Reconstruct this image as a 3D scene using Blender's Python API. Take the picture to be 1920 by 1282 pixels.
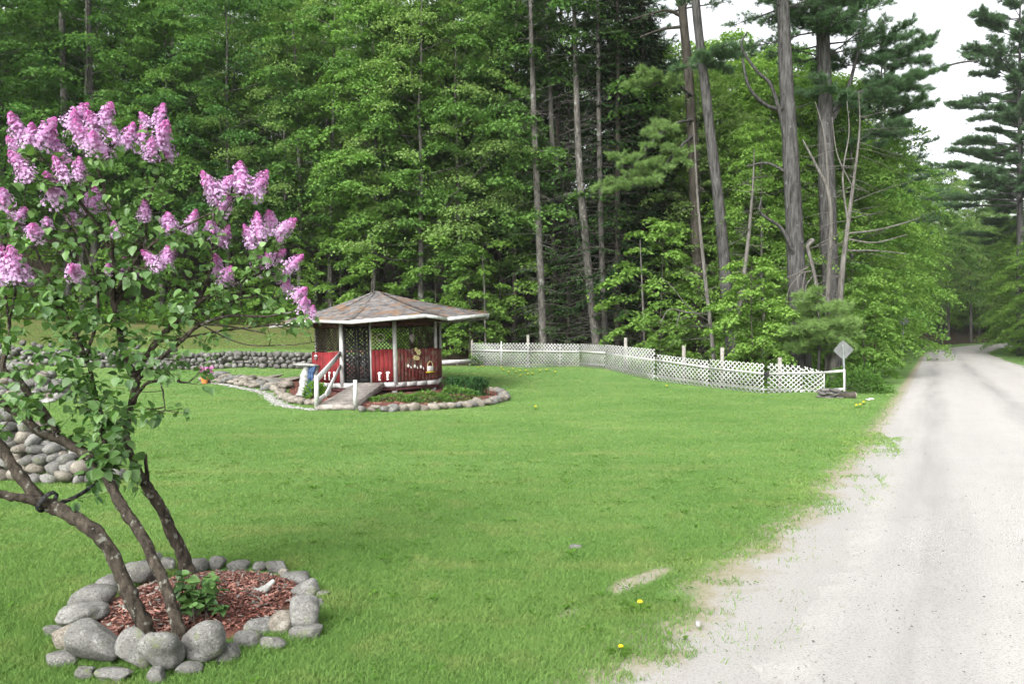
import bpy, math, random
import numpy as np
from mathutils import Vector, Matrix, noise as mnoise

R_ = math.radians
scene = bpy.context.scene
for o in list(bpy.data.objects):
    bpy.data.objects.remove(o)
COL = scene.collection
rng = np.random.default_rng(11)
random.seed(11)

# ------------------------------------------------------------------ camera, sky, sun, exposure
CAMZ, F, CU, CV = 1.70, 1500.0, 960.0, 641.0
cam_d = bpy.data.cameras.new("camera")
cam_d.sensor_width = 36.0
cam_d.lens = 36.0 * F / 1920.0
cam_d.clip_start, cam_d.clip_end = 0.05, 2000
cam = bpy.data.objects.new("camera", cam_d)
cam.location = (0, 0, CAMZ)
cam.rotation_euler = (R_(90), 0, 0)
COL.objects.link(cam)
scene.camera = cam

SUN_EL, SUN_AZ = 38.0, 205.0     # azimuth clockwise from +Y : the sun stands behind the camera, a little to its left
world = bpy.data.worlds.new("World")
scene.world = world
world.use_nodes = True
nt = world.node_tree
for n in list(nt.nodes):
    nt.nodes.remove(n)
wo = nt.nodes.new("ShaderNodeOutputWorld")
bg = nt.nodes.new("ShaderNodeBackground")
sky = nt.nodes.new("ShaderNodeTexSky")
sky.sky_type = 'NISHITA'
sky.sun_disc = False
sky.sun_elevation = R_(SUN_EL)
sky.sun_rotation = R_(SUN_AZ)
sky.air_density, sky.dust_density, sky.ozone_density = 1.0, 4.0, 1.0
hs = nt.nodes.new("ShaderNodeHueSaturation")      # cloud cover: nearly colourless
hs.inputs['Saturation'].default_value = 0.12
nt.links.new(sky.outputs[0], hs.inputs['Color'])
nt.links.new(hs.outputs[0], bg.inputs['Color'])
bg.inputs['Strength'].default_value = 0.15
nt.links.new(bg.outputs[0], wo.inputs['Surface'])

sun_d = bpy.data.lights.new("sun", 'SUN')
sun_d.energy = 1.3
sun_d.angle = R_(34)
sun_d.color = (1.0, 0.98, 0.945)
sun = bpy.data.objects.new("sun", sun_d)
az, el = R_(SUN_AZ), R_(SUN_EL)
sdir = Vector((math.sin(az) * math.cos(el), math.cos(az) * math.cos(el), math.sin(el)))
sun.rotation_euler = sdir.to_track_quat('Z', 'Y').to_euler()
sun.location = (0, -10, 40)
COL.objects.link(sun)

vs = scene.view_settings
vs.view_transform = 'Standard'
vs.look = 'None'
vs.gamma = 1.0
vs.use_curve_mapping = False
vs.exposure = 1.42

scene.render.engine = 'CYCLES'
cy = scene.cycles
cy.max_bounces, cy.diffuse_bounces, cy.glossy_bounces, cy.transmission_bounces, cy.transparent_max_bounces = 5, 3, 2, 3, 4
cy.sample_clamp_indirect = 4.0
cy.caustics_reflective = cy.caustics_refractive = False
cy.use_adaptive_sampling = True
cy.adaptive_threshold = 0.02
cy.use_denoising = True
cy.denoiser = 'OPENIMAGEDENOISE'
cy.denoising_input_passes = 'RGB_ALBEDO_NORMAL'
cy.denoising_prefilter = 'FAST'
cy.pixel_filter_type = 'BLACKMAN_HARRIS'


def px(u, v, Y):
    return np.array([(u - CU) / F * Y, Y, CAMZ - (v - CV) / F * Y])


# ------------------------------------------------------------------ objects, names, labels
def tag(o, label=None, cat=None, group=None, kind=None):
    if label: o['label'] = label
    if cat: o['category'] = cat
    if group: o['group'] = group
    if kind: o['kind'] = kind
    return o


def thing(name, label, cat, loc=(0, 0, 0), rot=(0, 0, 0), group=None, scale=(1, 1, 1)):
    o = bpy.data.objects.new(name, None)
    o.empty_display_size = 0.2
    COL.objects.link(o)
    o.location = loc
    o.rotation_euler = rot
    o.scale = scale
    return tag(o, label, cat, group)


def copy_tree(o, parent=None):
    c = o.copy()
    COL.objects.link(c)
    if parent is not None:
        c.parent = parent
    for ch in o.children:
        copy_tree(ch, c)
    return c


class MB:
    """collects triangles and quads, a material slot per face and a tint per vertex; build() links ONE mesh object"""
    def __init__(s):
        s.V, s.T, s.Q, s.TM, s.QM, s.A, s.n = [], [], [], [], [], [], 0

    def add(s, V, F_, mat=0, tint=0.5):
        V = np.asarray(V, float).reshape(-1, 3)
        F_ = np.asarray(F_, int)
        s.V.append(V)
        t = np.empty(len(V)); t[:] = tint
        s.A.append(t)
        if F_.shape[1] == 3:
            s.T.append(F_ + s.n); s.TM.append(np.full(len(F_), mat))
        else:
            s.Q.append(F_ + s.n); s.QM.append(np.full(len(F_), mat))
        s.n += len(V)

    def mesh(s, name, mats, smooth=False):
        me = bpy.data.meshes.new(name)
        V = np.concatenate(s.V) if s.V else np.zeros((0, 3))
        T = np.concatenate(s.T) if s.T else np.zeros((0, 3), int)
        Q = np.concatenate(s.Q) if s.Q else np.zeros((0, 4), int)
        mi = np.concatenate(s.TM + s.QM) if (s.TM or s.QM) else np.zeros(0)
        me.vertices.add(len(V))
        me.vertices.foreach_set('co', V.astype(np.float32).ravel())
        loops = np.concatenate([T.ravel(), Q.ravel()]).astype(np.int32)
        me.loops.add(len(loops))
        me.loops.foreach_set('vertex_index', loops)
        starts = np.concatenate([np.arange(len(T)) * 3, len(T) * 3 + np.arange(len(Q)) * 4]).astype(np.int32)
        me.polygons.add(len(starts))
        me.polygons.foreach_set('loop_start', starts)
        me.polygons.foreach_set('material_index', mi.astype(np.int32))
        if smooth:
            me.polygons.foreach_set('use_smooth', np.ones(len(starts), bool))
        at = me.attributes.new('tint', 'FLOAT', 'POINT')
        if len(V):
            at.data.foreach_set('value', np.concatenate(s.A).astype(np.float32))
        for m in (mats if isinstance(mats, (list, tuple)) else [mats]):
            me.materials.append(m)
        me.update(calc_edges=True)
        return me

    def build(s, name, mats, parent=None, smooth=False):
        o = bpy.data.objects.new(name, s.mesh(name, mats, smooth))
        COL.objects.link(o)
        if parent is not None:
            o.parent = parent
        return o


def unit(v):
    v = np.asarray(v, float)
    return v / (np.linalg.norm(v, axis=-1, keepdims=True) + 1e-12)


def tube(mb, P, r, n=6, mat=0, tint=0.5, cap=True, rough=0.0):
    P = np.asarray(P, float)
    k = len(P)
    r = np.broadcast_to(np.asarray(r, float), (k,)).copy()
    d = np.gradient(P, axis=0)
    d = unit(d)
    a = np.array([0.0, 0.0, 1.0]) if abs(d[0][2]) < 0.8 else np.array([1.0, 0.0, 0.0])
    x = unit(np.cross(d[0], a))
    th = np.arange(n) / n * 2 * math.pi
    V = np.empty((k, n, 3))
    for i in range(k):
        x = unit(x - d[i] * np.dot(x, d[i]))
        y = np.cross(d[i], x)
        rr = r[i] * (1 + rough * rng.uniform(-1, 1, n)) if rough else np.full(n, r[i])
        V[i] = P[i] + (np.cos(th) * rr)[:, None] * x + (np.sin(th) * rr)[:, None] * y
    i, j = np.meshgrid(np.arange(k - 1), np.arange(n), indexing='ij')
    i, j = i.ravel(), j.ravel()
    j2 = (j + 1) % n
    Q = np.stack([i * n + j, i * n + j2, (i + 1) * n + j2, (i + 1) * n + j], 1)
    mb.add(V.reshape(-1, 3), Q, mat, tint)
    if cap:
        for row, ctr in ((0, P[0]), (k - 1, P[-1])):
            Vc = np.vstack([V[row], ctr])
            jj = np.arange(n)
            Fc = np.stack([jj, (jj + 1) % n, np.full(n, n)], 1)
            mb.add(Vc, Fc if row else Fc[:, ::-1], mat, tint)


def smoothpath(P, k=4):
    """Catmull-Rom through points (any columns)"""
    P = np.asarray(P, float)
    if len(P) < 3:
        t = np.linspace(0, 1, k + 1)[:, None]
        return P[0] * (1 - t) + P[-1] * t
    E = np.vstack([2 * P[0] - P[1], P, 2 * P[-1] - P[-2]])
    out = []
    for i in range(1, len(E) - 2):
        p0, p1, p2, p3 = E[i - 1], E[i], E[i + 1], E[i + 2]
        for t in np.arange(k) / k:
            out.append(0.5 * ((2 * p1) + (-p0 + p2) * t + (2 * p0 - 5 * p1 + 4 * p2 - p3) * t * t + (-p0 + 3 * p1 - 3 * p2 + p3) * t ** 3))
    out.append(P[-1])
    return np.array(out)


BOXF = np.array([[0, 1, 3, 2], [4, 6, 7, 5], [0, 4, 5, 1], [2, 3, 7, 6], [0, 2, 6, 4], [1, 5, 7, 3]])


def bar(mb, p0, p1, w, h, up=(0, 0, 1), mat=0, tint=0.5):
    """a board from p0 to p1, w across, h along up"""
    p0, p1, up = np.asarray(p0, float), np.asarray(p1, float), np.asarray(up, float)
    d = unit(p1 - p0)
    s = np.cross(d, up)
    if np.linalg.norm(s) < 1e-4:
        s = np.cross(d, (1.0, 0, 0))
    s = unit(s)
    u2 = np.cross(s, d)
    V = [p + s * a * w / 2 + u2 * b * h / 2 for p in (p0, p1) for a in (-1, 1) for b in (-1, 1)]
    mb.add(V, BOXF[:, ::-1], mat, tint)


def box(mb, c, size, mat=0, tint=0.5):
    c = np.asarray(c, float)
    bar(mb, c - [size[0] / 2, 0, 0], c + [size[0] / 2, 0, 0], size[1], size[2], mat=mat, tint=tint)


def leaves(mb, P, D, N, L, W, mat=0, tint=0.5, droop=0.12):
    """folded kite leaves: base P, along D, upper side N"""
    P, D, N = np.asarray(P, float), unit(D), np.asarray(N, float)
    S = unit(np.cross(D, N))
    N = np.cross(S, D)
    L = np.broadcast_to(np.asarray(L, float), (len(P),))[:, None]
    W = np.broadcast_to(np.asarray(W, float), (len(P),))[:, None]
    m = P + D * L * 0.42
    V = np.stack([P, m + S * W / 2 + N * W * 0.10, P + D * L - N * L * droop, m - S * W / 2 + N * W * 0.10], 1)
    k = np.arange(len(P))[:, None] * 4
    t = np.broadcast_to(np.asarray(tint, float), (len(P),))
    mb.add(V.reshape(-1, 3), k + np.array([[0, 1, 2, 3]]), mat, np.repeat(t, 4))


HV = np.array([[0, 0, 0], [0.05, 0.30, -.02], [0.18, 0.47, .0], [0.48, 0.44, .02], [0.76, 0.24, -.03], [1, 0, -.14], [0.76, -0.24, -.03],
               [0.48, -0.44, .02], [0.18, -0.47, .0], [0.05, -0.30, -.02], [0.18, 0, -.05], [0.5, 0, -.07], [0.78, 0, -.10]])
HF = np.array([[0, 10, 1], [1, 10, 2], [2, 10, 11], [2, 11, 3], [3, 11, 12], [3, 12, 4], [4, 12, 5],
               [0, 9, 10], [9, 8, 10], [8, 11, 10], [8, 7, 11], [7, 12, 11], [7, 6, 12], [6, 5, 12]])


def heart_leaves(mb, P, D, N, L, mat=0, tint=0.5):
    P, D, N = np.asarray(P, float), unit(D), np.asarray(N, float)
    S = unit(np.cross(N, D))
    N = np.cross(D, S)
    L = np.broadcast_to(np.asarray(L, float), (len(P),))[:, None, None]
    curl = rng.uniform(0.2, 1.9, (len(P), 1, 1))
    wid = rng.uniform(0.72, 1.0, (len(P), 1, 1))
    h = HV[None]
    V = P[:, None] + L * (D[:, None] * h[..., 0:1] + S[:, None] * h[..., 1:2] * wid + N[:, None] * h[..., 2:3] * curl)
    k = np.arange(len(P))[:, None, None] * len(HV)
    t = np.broadcast_to(np.asarray(tint, float), (len(P),))
    mb.add(V.reshape(-1, 3), (k + HF[None]).reshape(-1, 3), mat, np.repeat(t, len(HV)))


def ico(sub):
    import bmesh
    bm = bmesh.new()
    bmesh.ops.create_icosphere(bm, subdivisions=sub, radius=1)
    V = np.array([v.co[:] for v in bm.verts])
    Fc = np.array([[v.index for v in f.verts] for f in bm.faces])
    bm.free()
    return V, Fc


ICO = {k: ico(k) for k in (1, 2, 3, 4)}


def rock_shape(seed, sub=3, boxy=0.5, amp=0.10):
    V, Fc = ICO[sub]
    r = np.random.default_rng(seed)
    p = 2.0 + 3.0 * boxy
    k = (np.abs(V) ** p).sum(1) ** (-1 / p)
    W = V * k[:, None] * (1 - 0.25 * boxy)
    for s, a in ((1.1, amp * 1.6), (2.3, amp * .8), (5.0, amp * .22), (11.0, amp * .08)):
        for _ in range(3):
            w = r.normal(size=3) * s
            W = W * (1 + a * np.sin(V @ w + r.uniform(0, 6.28)))[:, None] if True else W
    cut = unit(r.normal(size=(3, 3)))
    for c in cut:                                    # a few worn flats
        h = W @ c
        lim = np.quantile(h, r.uniform(.80, .95))
        W = W - np.where(h > lim, (h - lim) * .8, 0)[:, None] * c
    return W, Fc


def rotz(a):
    return np.array([[math.cos(a), -math.sin(a), 0], [math.sin(a), math.cos(a), 0], [0, 0, 1]])


def rot_eul(a, b, c):
    return np.array(Matrix.Rotation(c, 3, 'Z') @ Matrix.Rotation(b, 3, 'Y') @ Matrix.Rotation(a, 3, 'X'))


# ------------------------------------------------------------------ materials
def newmat(name):
    m = bpy.data.materials.new(name)
    m.use_nodes = True
    t = m.node_tree
    for n in list(t.nodes):
        t.nodes.remove(n)
    out = t.nodes.new('ShaderNodeOutputMaterial')
    return m, t, out


class NB:
    def __init__(s, t): s.t = t
    def n(s, ty, **kw):
        x = s.t.nodes.new(ty)
        for k, v in kw.items(): setattr(x, k, v)
        return x
    def link(s, a, b): s.t.links.new(a, b)
    def noise(s, vec, scale, detail=3, rough=.55):
        x = s.n('ShaderNodeTexNoise'); x.inputs['Scale'].default_value = scale
        x.inputs['Detail'].default_value = detail; x.inputs['Roughness'].default_value = rough
        if vec is not None: s.link(vec, x.inputs['Vector'])
        return x.outputs['Fac']
    def ramp(s, fac, stops):
        x = s.n('ShaderNodeValToRGB')
        e = x.color_ramp.elements
        while len(e) < len(stops): e.new(0.5)
        for el_, (p, c) in zip(e, stops):
            el_.position = p
            el_.color = (c, c, c, 1) if isinstance(c, (int, float)) else (*c, 1)
        s.link(fac, x.inputs['Fac'])
        return x.outputs['Color']
    def mix(s, fac, a, b, mode='MIX'):
        x = s.n('ShaderNodeMix', data_type='RGBA', blend_type=mode)
        for sock, val in ((x.inputs[0], fac), (x.inputs[6], a), (x.inputs[7], b)):
            if isinstance(val, (int, float)): sock.default_value = val
            elif isinstance(val, tuple): sock.default_value = (*val, 1)
            else: s.link(val, sock)
        return x.outputs[2]
    def math(s, op, a, b=0.0):
        x = s.n('ShaderNodeMath', operation=op)
        for sock, val in ((x.inputs[0], a), (x.inputs[1], b)):
            if isinstance(val, (int, float)): sock.default_value = val
            else: s.link(val, sock)
        return x.outputs[0]
    def attr(s, name): return s.n('ShaderNodeAttribute', attribute_name=name).outputs['Fac']
    def objrand(s): return s.n('ShaderNodeObjectInfo').outputs['Random']
    def pos(s): return s.n('ShaderNodeNewGeometry').outputs['Position']
    def ocoord(s): return s.n('ShaderNodeTexCoord').outputs['Object']
    def bump(s, h, strength=.4, dist=.02):
        x = s.n('ShaderNodeBump'); x.inputs['Strength'].default_value = strength; x.inputs['Distance'].default_value = dist
        s.link(h, x.inputs['Height']); return x.outputs['Normal']
    def pbsdf(s, col, rough=.8, spec=.3, normal=None):
        x = s.n('ShaderNodeBsdfPrincipled')
        if isinstance(col, tuple): x.inputs['Base Color'].default_value = (*col, 1)
        else: s.link(col, x.inputs['Base Color'])
        x.inputs['Roughness'].default_value = rough
        x.inputs['Specular IOR Level'].default_value = spec
        if normal is not None: s.link(normal, x.inputs['Normal'])
        return x.outputs[0]


def m_leaf(name, dark, light, trans=.4, gloss=0.0, vary=.8, tcol=None):
    """two sided leaf: diffuse + light coming through; tint picks the shade leaf by leaf, object random shifts the tree"""
    m, t, out = newmat(name); b = NB(t)
    c = b.mix(b.attr('tint'), dark, light)
    r = b.objrand()
    c2 = b.mix(b.math('MULTIPLY', r, vary), c, (light[0] * 1.14, light[1] * 1.12, light[2] * 1.05))
    d = b.n('ShaderNodeBsdfDiffuse'); b.link(c2, d.inputs['Color'])
    tr = b.n('ShaderNodeBsdfTranslucent')
    b.link(b.mix(1.0, c2, tcol or (.92, 1.0, .58), 'MULTIPLY'), tr.inputs['Color'])
    ms = b.n('ShaderNodeMixShader'); ms.inputs[0].default_value = trans
    b.link(d.outputs[0], ms.inputs[1]); b.link(tr.outputs[0], ms.inputs[2])
    res = ms.outputs[0]
    if gloss:
        g = b.n('ShaderNodeBsdfGlossy'); g.inputs['Roughness'].default_value = .45
        ms2 = b.n('ShaderNodeMixShader'); ms2.inputs[0].default_value = gloss
        b.link(res, ms2.inputs[1]); b.link(g.outputs[0], ms2.inputs[2]); res = ms2.outputs[0]
    b.link(res, out.inputs['Surface'])
    return m


def m_plain(name, c1, c2, scale=4, rough=.85, bump=.4, bscale=20, bdist=.02, lo=.35, hi=.65, tint=True, spec=.25, extra=None, world_space=False):
    m, t, out = newmat(name); b = NB(t)
    v = b.pos() if world_space else b.ocoord()
    f = b.ramp(b.noise(v, scale, 5), [(lo, 0.0), (hi, 1.0)])
    c = b.mix(f, c1, c2)
    if extra:                                   # (colour, scale, lo, hi): spots such as lichen or flaking
        e = b.ramp(b.noise(v, extra[1], 4), [(extra[2], 0.0), (extra[3], 1.0)])
        c = b.mix(e, c, extra[0])
    if tint:
        k = b.math('ADD', b.math('MULTIPLY', b.attr('tint'), .8), .6)
        cc = b.n('ShaderNodeCombineColor')
        for i in range(3): b.link(k, cc.inputs[i])
        c = b.mix(1.0, c, cc.outputs[0], 'MULTIPLY')
    nrm = b.bump(b.noise(v, bscale, 4, .65), bump, bdist) if bump else None
    b.link(b.pbsdf(c, rough, spec, nrm), out.inputs['Surface'])
    return m


def m_bark(name, c1, c2, scale=6, lichen=None, bump=.8, zs=.25):
    m, t, out = newmat(name); b = NB(t)
    mp = b.n('ShaderNodeMapping'); mp.inputs['Scale'].default_value = (1, 1, zs)
    b.link(b.ocoord(), mp.inputs['Vector'])
    n1 = b.noise(mp.outputs[0], scale, 6, .7)
    c = b.mix(b.ramp(n1, [(.35, 0.0), (.66, 1.0)]), c1, c2)
    if lichen:
        c = b.mix(b.ramp(b.noise(b.ocoord(), lichen[1], 4), [(lichen[2], 0.0), (lichen[2] + .06, 1.0)]), c, lichen[0])
    nrm = b.bump(n1, bump, .03)
    b.link(b.pbsdf(c, .95, .1, nrm), out.inputs['Surface'])
    return m


MAT = {}
MAT['maple'] = m_leaf('maple_leaves', (.054, .122, .034), (.150, .275, .072), .45)
MAT['maple_mid'] = m_leaf('broad_leaves', (.064, .145, .040), (.170, .305, .080), .45)
MAT['aspen'] = m_leaf('light_leaves', (.095, .175, .055), (.215, .325, .105), .46)
MAT['maple_dark'] = m_leaf('deep_green_leaves', (.036, .092, .032), (.105, .215, .060), .40)
MAT['maple_bright'] = m_leaf('young_maple_leaves', (.088, .185, .042), (.210, .350, .082), .48)
MAT['birch'] = m_leaf('birch_leaves', (.062, .140, .045), (.145, .275, .080), .42)
MAT['spruce'] = m_leaf('spruce_needles', (.010, .026, .010), (.030, .062, .020), .08, vary=.1)
MAT['hemlock'] = m_leaf('hemlock_needles', (.020, .045, .016), (.060, .115, .030), .15, vary=.15)
MAT['pine'] = m_leaf('pine_needles', (.060, .118, .060), (.140, .235, .115), .38, vary=.2)
MAT['pine_dark'] = m_leaf('dark_pine_needles', (.024, .056, .028), (.065, .125, .055), .2, vary=.15)
MAT['pine_young'] = m_leaf('young_pine_needles', (.125, .210, .066), (.245, .370, .125), .32, vary=.1)
MAT['lilac_leaf'] = m_leaf('lilac_leaves', (.058, .130, .040), (.165, .295, .078), .33, gloss=.04, vary=0)
MAT['fern'] = m_leaf('undergrowth_leaves', (.045, .115, .018), (.11, .225, .03), .35)
MAT['daylily'] = m_leaf('dark_blade_leaves', (.016, .05, .016), (.045, .12, .03), .15, gloss=.03, vary=0)
MAT['groundcover'] = m_leaf('mound_leaves', (.050, .115, .022), (.125, .235, .055), .25, vary=.2)
MAT['bark_pine'] = m_bark('pine_bark', (.020, .019, .018), (.105, .101, .097), 13, ((.13, .132, .125), 5, .64), 1.0, .14)
MAT['bark_grey'] = m_bark('grey_bark', (.036, .033, .029), (.145, .136, .122), 13, ((.18, .185, .165), 4, .60), 1.0, .3)
MAT['bark_dark'] = m_bark('dark_bark', (.030, .026, .022), (.085, .075, .062), 6)
MAT['dead'] = m_bark('dead_wood', (.055, .050, .045), (.170, .160, .145), 9)
MAT['bark_lilac'] = m_bark('lilac_bark', (.018, .015, .012), (.098, .082, .064), 30, ((.19, .19, .16), 22, .60), 1.0, .35)
def m_stone(name, c1, c2, lich, moss=None):
    m, t, out = newmat(name); b = NB(t)
    v = b.pos()
    c = b.mix(b.ramp(b.noise(v, 4.5, 5, .65), [(.36, 0.0), (.64, 1.0)]), c1, c2)
    c = b.mix(b.ramp(b.noise(v, 17, 5, .75), [(.54, 0.0), (.68, .8)]), c, lich)
    c = b.mix(b.ramp(b.noise(v, 70, 4, .8), [(.36, .75), (.50, 0.0)]), c, tuple(x * .45 for x in c1))
    c = b.mix(b.ramp(b.noise(v, 95, 3, .8), [(.58, 0.0), (.68, .6)]), c, tuple(min(x * 1.3, .6) for x in lich))
    if moss: c = b.mix(b.ramp(b.noise(v, 7, 4, .7), [(.58, 0.0), (.70, .8)]), c, moss)
    k = b.math('ADD', b.math('MULTIPLY', b.attr('tint'), .8), .6)
    cc = b.n('ShaderNodeCombineColor')
    for i in range(3): b.link(k, cc.inputs[i])
    c = b.mix(1.0, c, cc.outputs[0], 'MULTIPLY')
    h = b.math('ADD', b.noise(v, 22, 6, .75), b.math('MULTIPLY', b.noise(v, 110, 3, .7), .5))
    b.link(b.pbsdf(c, .92, .15, b.bump(h, .85, .012)), out.inputs['Surface'])
    return m


MAT['stone'] = m_stone('field_stone', (.098, .096, .088), (.205, .20, .188), (.28, .285, .262), (.13, .15, .07))
MAT['stone_warm'] = m_stone('warm_stone', (.125, .108, .088), (.27, .245, .205), (.35, .335, .30))
MAT['stone_dark'] = m_stone('dark_stone', (.075, .071, .066), (.19, .182, .17), (.29, .28, .265))
MAT['white_paint'] = m_plain('white_paint', (.38, .38, .368), (.53, .53, .515), 6, .6, .12, 40, .004, extra=((.34, .32, .28), 9, .66, .78))
MAT['white_old'] = m_plain('weathered_white_plastic', (.29, .30, .28), (.43, .43, .415), 1.2, .65, 0, extra=((.27, .30, .22), 1.4, .55, .75))
MAT['red_paint'] = m_plain('red_paint', (.125, .010, .013), (.215, .018, .022), 5, .7, .15, 40, .004, extra=((.16, .05, .04), 8, .62, .75))
MAT['red_faded'] = m_plain('faded_red_board', (.095, .022, .020), (.180, .040, .034), 4, .85, .3, 30, .005, extra=((.15, .105, .08), 5, .48, .62))
MAT['maroon'] = m_plain('maroon_beam', (.075, .028, .030), (.13, .050, .050), 5, .85, .2, 30, .004)
MAT['lattice_brown'] = m_plain('brown_lattice', (.022, .016, .011), (.050, .038, .026), 5, .85, 0)
MAT['lattice_black'] = m_plain('black_lattice', (.008, .009, .009), (.018, .018, .018), 5, .75, 0)
MAT['old_wood'] = m_plain('weathered_boards', (.15, .13, .115), (.33, .30, .27), 7, .9, .4, 30, .006, extra=((.40, .38, .36), 22, .57, .66))
MAT['post_wood'] = m_plain('grey_post', (.17, .158, .135), (.28, .265, .235), 8, .9, .3, 30, .005)
MAT['shingle'] = m_plain('asphalt_shingle', (.066, .063, .063), (.155, .147, .143), 5.0, .95, .35, 90, .006, extra=((.165, .100, .060), 2.6, .50, .64))
MAT['mulch'] = m_plain('red_mulch', (.085, .034, .024), (.20, .085, .064), 26, .95, 1.0, 60, .03)
MAT['chips'] = m_plain('bark_chips', (.17, .064, .048), (.37, .195, .155), 3, .9, 0)
MAT['metal_back'] = m_plain('sign_back', (.09, .095, .095), (.14, .148, .145), 3, .5, 0, spec=.5)
MAT['post_green'] = m_plain('steel_post', (.10, .12, .11), (.17, .19, .18), 5, .6, 0, spec=.4)
MAT['blue'] = m_plain('blue_paint', (.010, .026, .065), (.04, .075, .145), 7, .7, .2, 20, .01)
MAT['grey_wood'] = m_plain('bleached_wood', (.20, .205, .19), (.42, .42, .39), 5, .9, .5, 18, .02)
MAT['black'] = m_plain('black_webbing', (.012, .012, .013), (.03, .03, .03), 9, .8, 0)
MAT['yellow'] = m_plain('yellow_petals', (.55, .40, .01), (.72, .56, .02), 30, .7, 0)
MAT['cream'] = m_plain('cream_paint', (.55, .50, .20), (.70, .66, .36), 20, .7, 0)
MAT['white_bit'] = m_plain('white_cutout', (.66, .65, .62), (.80, .79, .77), 20, .7, 0)
MAT['pink'] = m_plain('pink_petals', (.42, .10, .36), (.62, .24, .50), 20, .7, 0)
MAT['orange'] = m_plain('orange_glaze', (.50, .16, .04), (.60, .24, .08), 20, .7, 0)
MAT['purple'] = m_plain('purple_plastic', (.10, .06, .20), (.18, .12, .30), 20, .6, 0)
MAT['brown_carving'] = m_plain('carved_wood', (.12, .075, .045), (.22, .15, .10), 10, .8, 0)
MAT['white_pebbles'] = m_plain('white_pebbles', (.20, .196, .184), (.36, .352, .335), 6, .9, .3, 40, .01)


def m_blossom():
    m, t, out = newmat('lilac_florets'); b = NB(t)
    c = b.ramp(b.attr('tint'), [(0.0, (.64, .44, .66)), (.45, (.58, .31, .55)), (.78, (.52, .14, .38)), (1.0, (.40, .04, .24))])
    d = b.n('ShaderNodeBsdfDiffuse'); b.link(c, d.inputs['Color'])
    tr = b.n('ShaderNodeBsdfTranslucent'); b.link(c, tr.inputs['Color'])
    ms = b.n('ShaderNodeMixShader'); ms.inputs[0].default_value = .3
    b.link(d.outputs[0], ms.inputs[1]); b.link(tr.outputs[0], ms.inputs[2])
    b.link(ms.outputs[0], out.inputs['Surface'])
    return m


MAT['blossom'] = m_blossom()

# road line: distance from the left edge of the gravel, measured across the road
RT = math.atan(.53)
RC, RS = math.cos(RT), math.sin(RT)


def road_d(x, y):
    return RC * (x + 1.35) - RS * y


def lawn_colour(b):
    p = b.pos()
    n1 = b.noise(p, .35, 3, .6)
    n2 = b.noise(p, 2.2, 4, .65)
    n3 = b.noise(p, 30, 3, .7)
    c = b.mix(b.ramp(n1, [(.34, 0.0), (.66, 1.0)]), (.130, .240, .068), (.186, .300, .096))
    c = b.mix(b.ramp(n2, [(.52, 0.0), (.76, .8)]), c, (.270, .310, .125))
    st = b.n('ShaderNodeMapping'); st.inputs['Scale'].default_value = (.35, 1.6, 1)
    b.link(p, st.inputs['Vector'])
    c = b.mix(b.ramp(b.noise(st.outputs[0], .8, 4, .6), [(.55, 0.0), (.72, .55)]), c, (.295, .325, .135))
    c = b.mix(b.math('MULTIPLY', b.ramp(n3, [(.35, 1.0), (.62, 0.0)]), .40), c, (.075, .150, .040))
    return c


def gravel_colour(b):
    p = b.pos()
    mp = b.n('ShaderNodeMapping'); mp.inputs['Rotation'].default_value = (0, 0, RT)
    b.link(p, mp.inputs['Vector'])
    st = b.n('ShaderNodeMapping'); st.inputs['Scale'].default_value = (1.0, .07, 1.0)
    b.link(mp.outputs[0], st.inputs['Vector'])
    wheel = b.ramp(b.noise(st.outputs[0], 1.0, 4, .6), [(.42, 0.0), (.62, 1.0)])
    c = b.mix(b.noise(p, 1.1, 5, .7), (.350, .338, .318), (.460, .447, .426))
    sx_ = b.n('ShaderNodeSeparateXYZ'); b.link(mp.outputs[0], sx_.inputs[0])
    for off in (1.1, 2.9):
        d_ = b.math('ABSOLUTE', b.math('ADD', b.math('ADD', sx_.outputs[0], 1.193 - off), b.math('MULTIPLY', b.math('SUBTRACT', b.noise(p, .25, 2), .5), .5)))
        tr_ = b.math('MULTIPLY', b.ramp(d_, [(0.0, 1.0), (.45, 0.0)]), b.ramp(b.noise(st.outputs[0], 1.9, 4, .6), [(.36, .25), (.62, 1.0)]))
        c = b.mix(b.math('MULTIPLY', tr_, .85), c, (.235, .228, .222))
    c = b.mix(b.math('MULTIPLY', wheel, .25), c, (.27, .26, .25))
    c = b.mix(b.ramp(b.noise(p, 60, 3, .8), [(.36, .6), (.48, 0.0)]), c, (.17, .16, .145))
    c = b.mix(b.ramp(b.noise(p, 150, 2, .8), [(.36, .5), (.50, 0.0)]), c, (.22, .21, .195))
    c = b.mix(b.ramp(b.noise(p, 110, 2, .8), [(.60, 0.0), (.70, .5)]), c, (.60, .59, .57))
    return c


def m_gravel():
    m, t, out = newmat('pale_gravel'); b = NB(t)
    p = b.pos()
    c = gravel_colour(b)
    e = b.ramp(b.math('ADD', b.attr('edge'), b.math('MULTIPLY', b.math('SUBTRACT', b.noise(p, 3.2, 5, .7), .5), 1.4)), [(.52, 0.0), (.80, 1.0)])
    c = b.mix(b.math('MULTIPLY', e, .8), c, b.mix(b.noise(p, 9, 4, .7), (.12, .075, .045), (.27, .20, .14)))
    h = b.noise(p, 90, 4, .75)
    b.link(b.pbsdf(c, .95, .1, b.bump(b.math('ADD', h, b.math('MULTIPLY', b.noise(p, 3.0, 3, .6), .5)), .5, .015)), out.inputs['Surface'])
    return m


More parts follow.
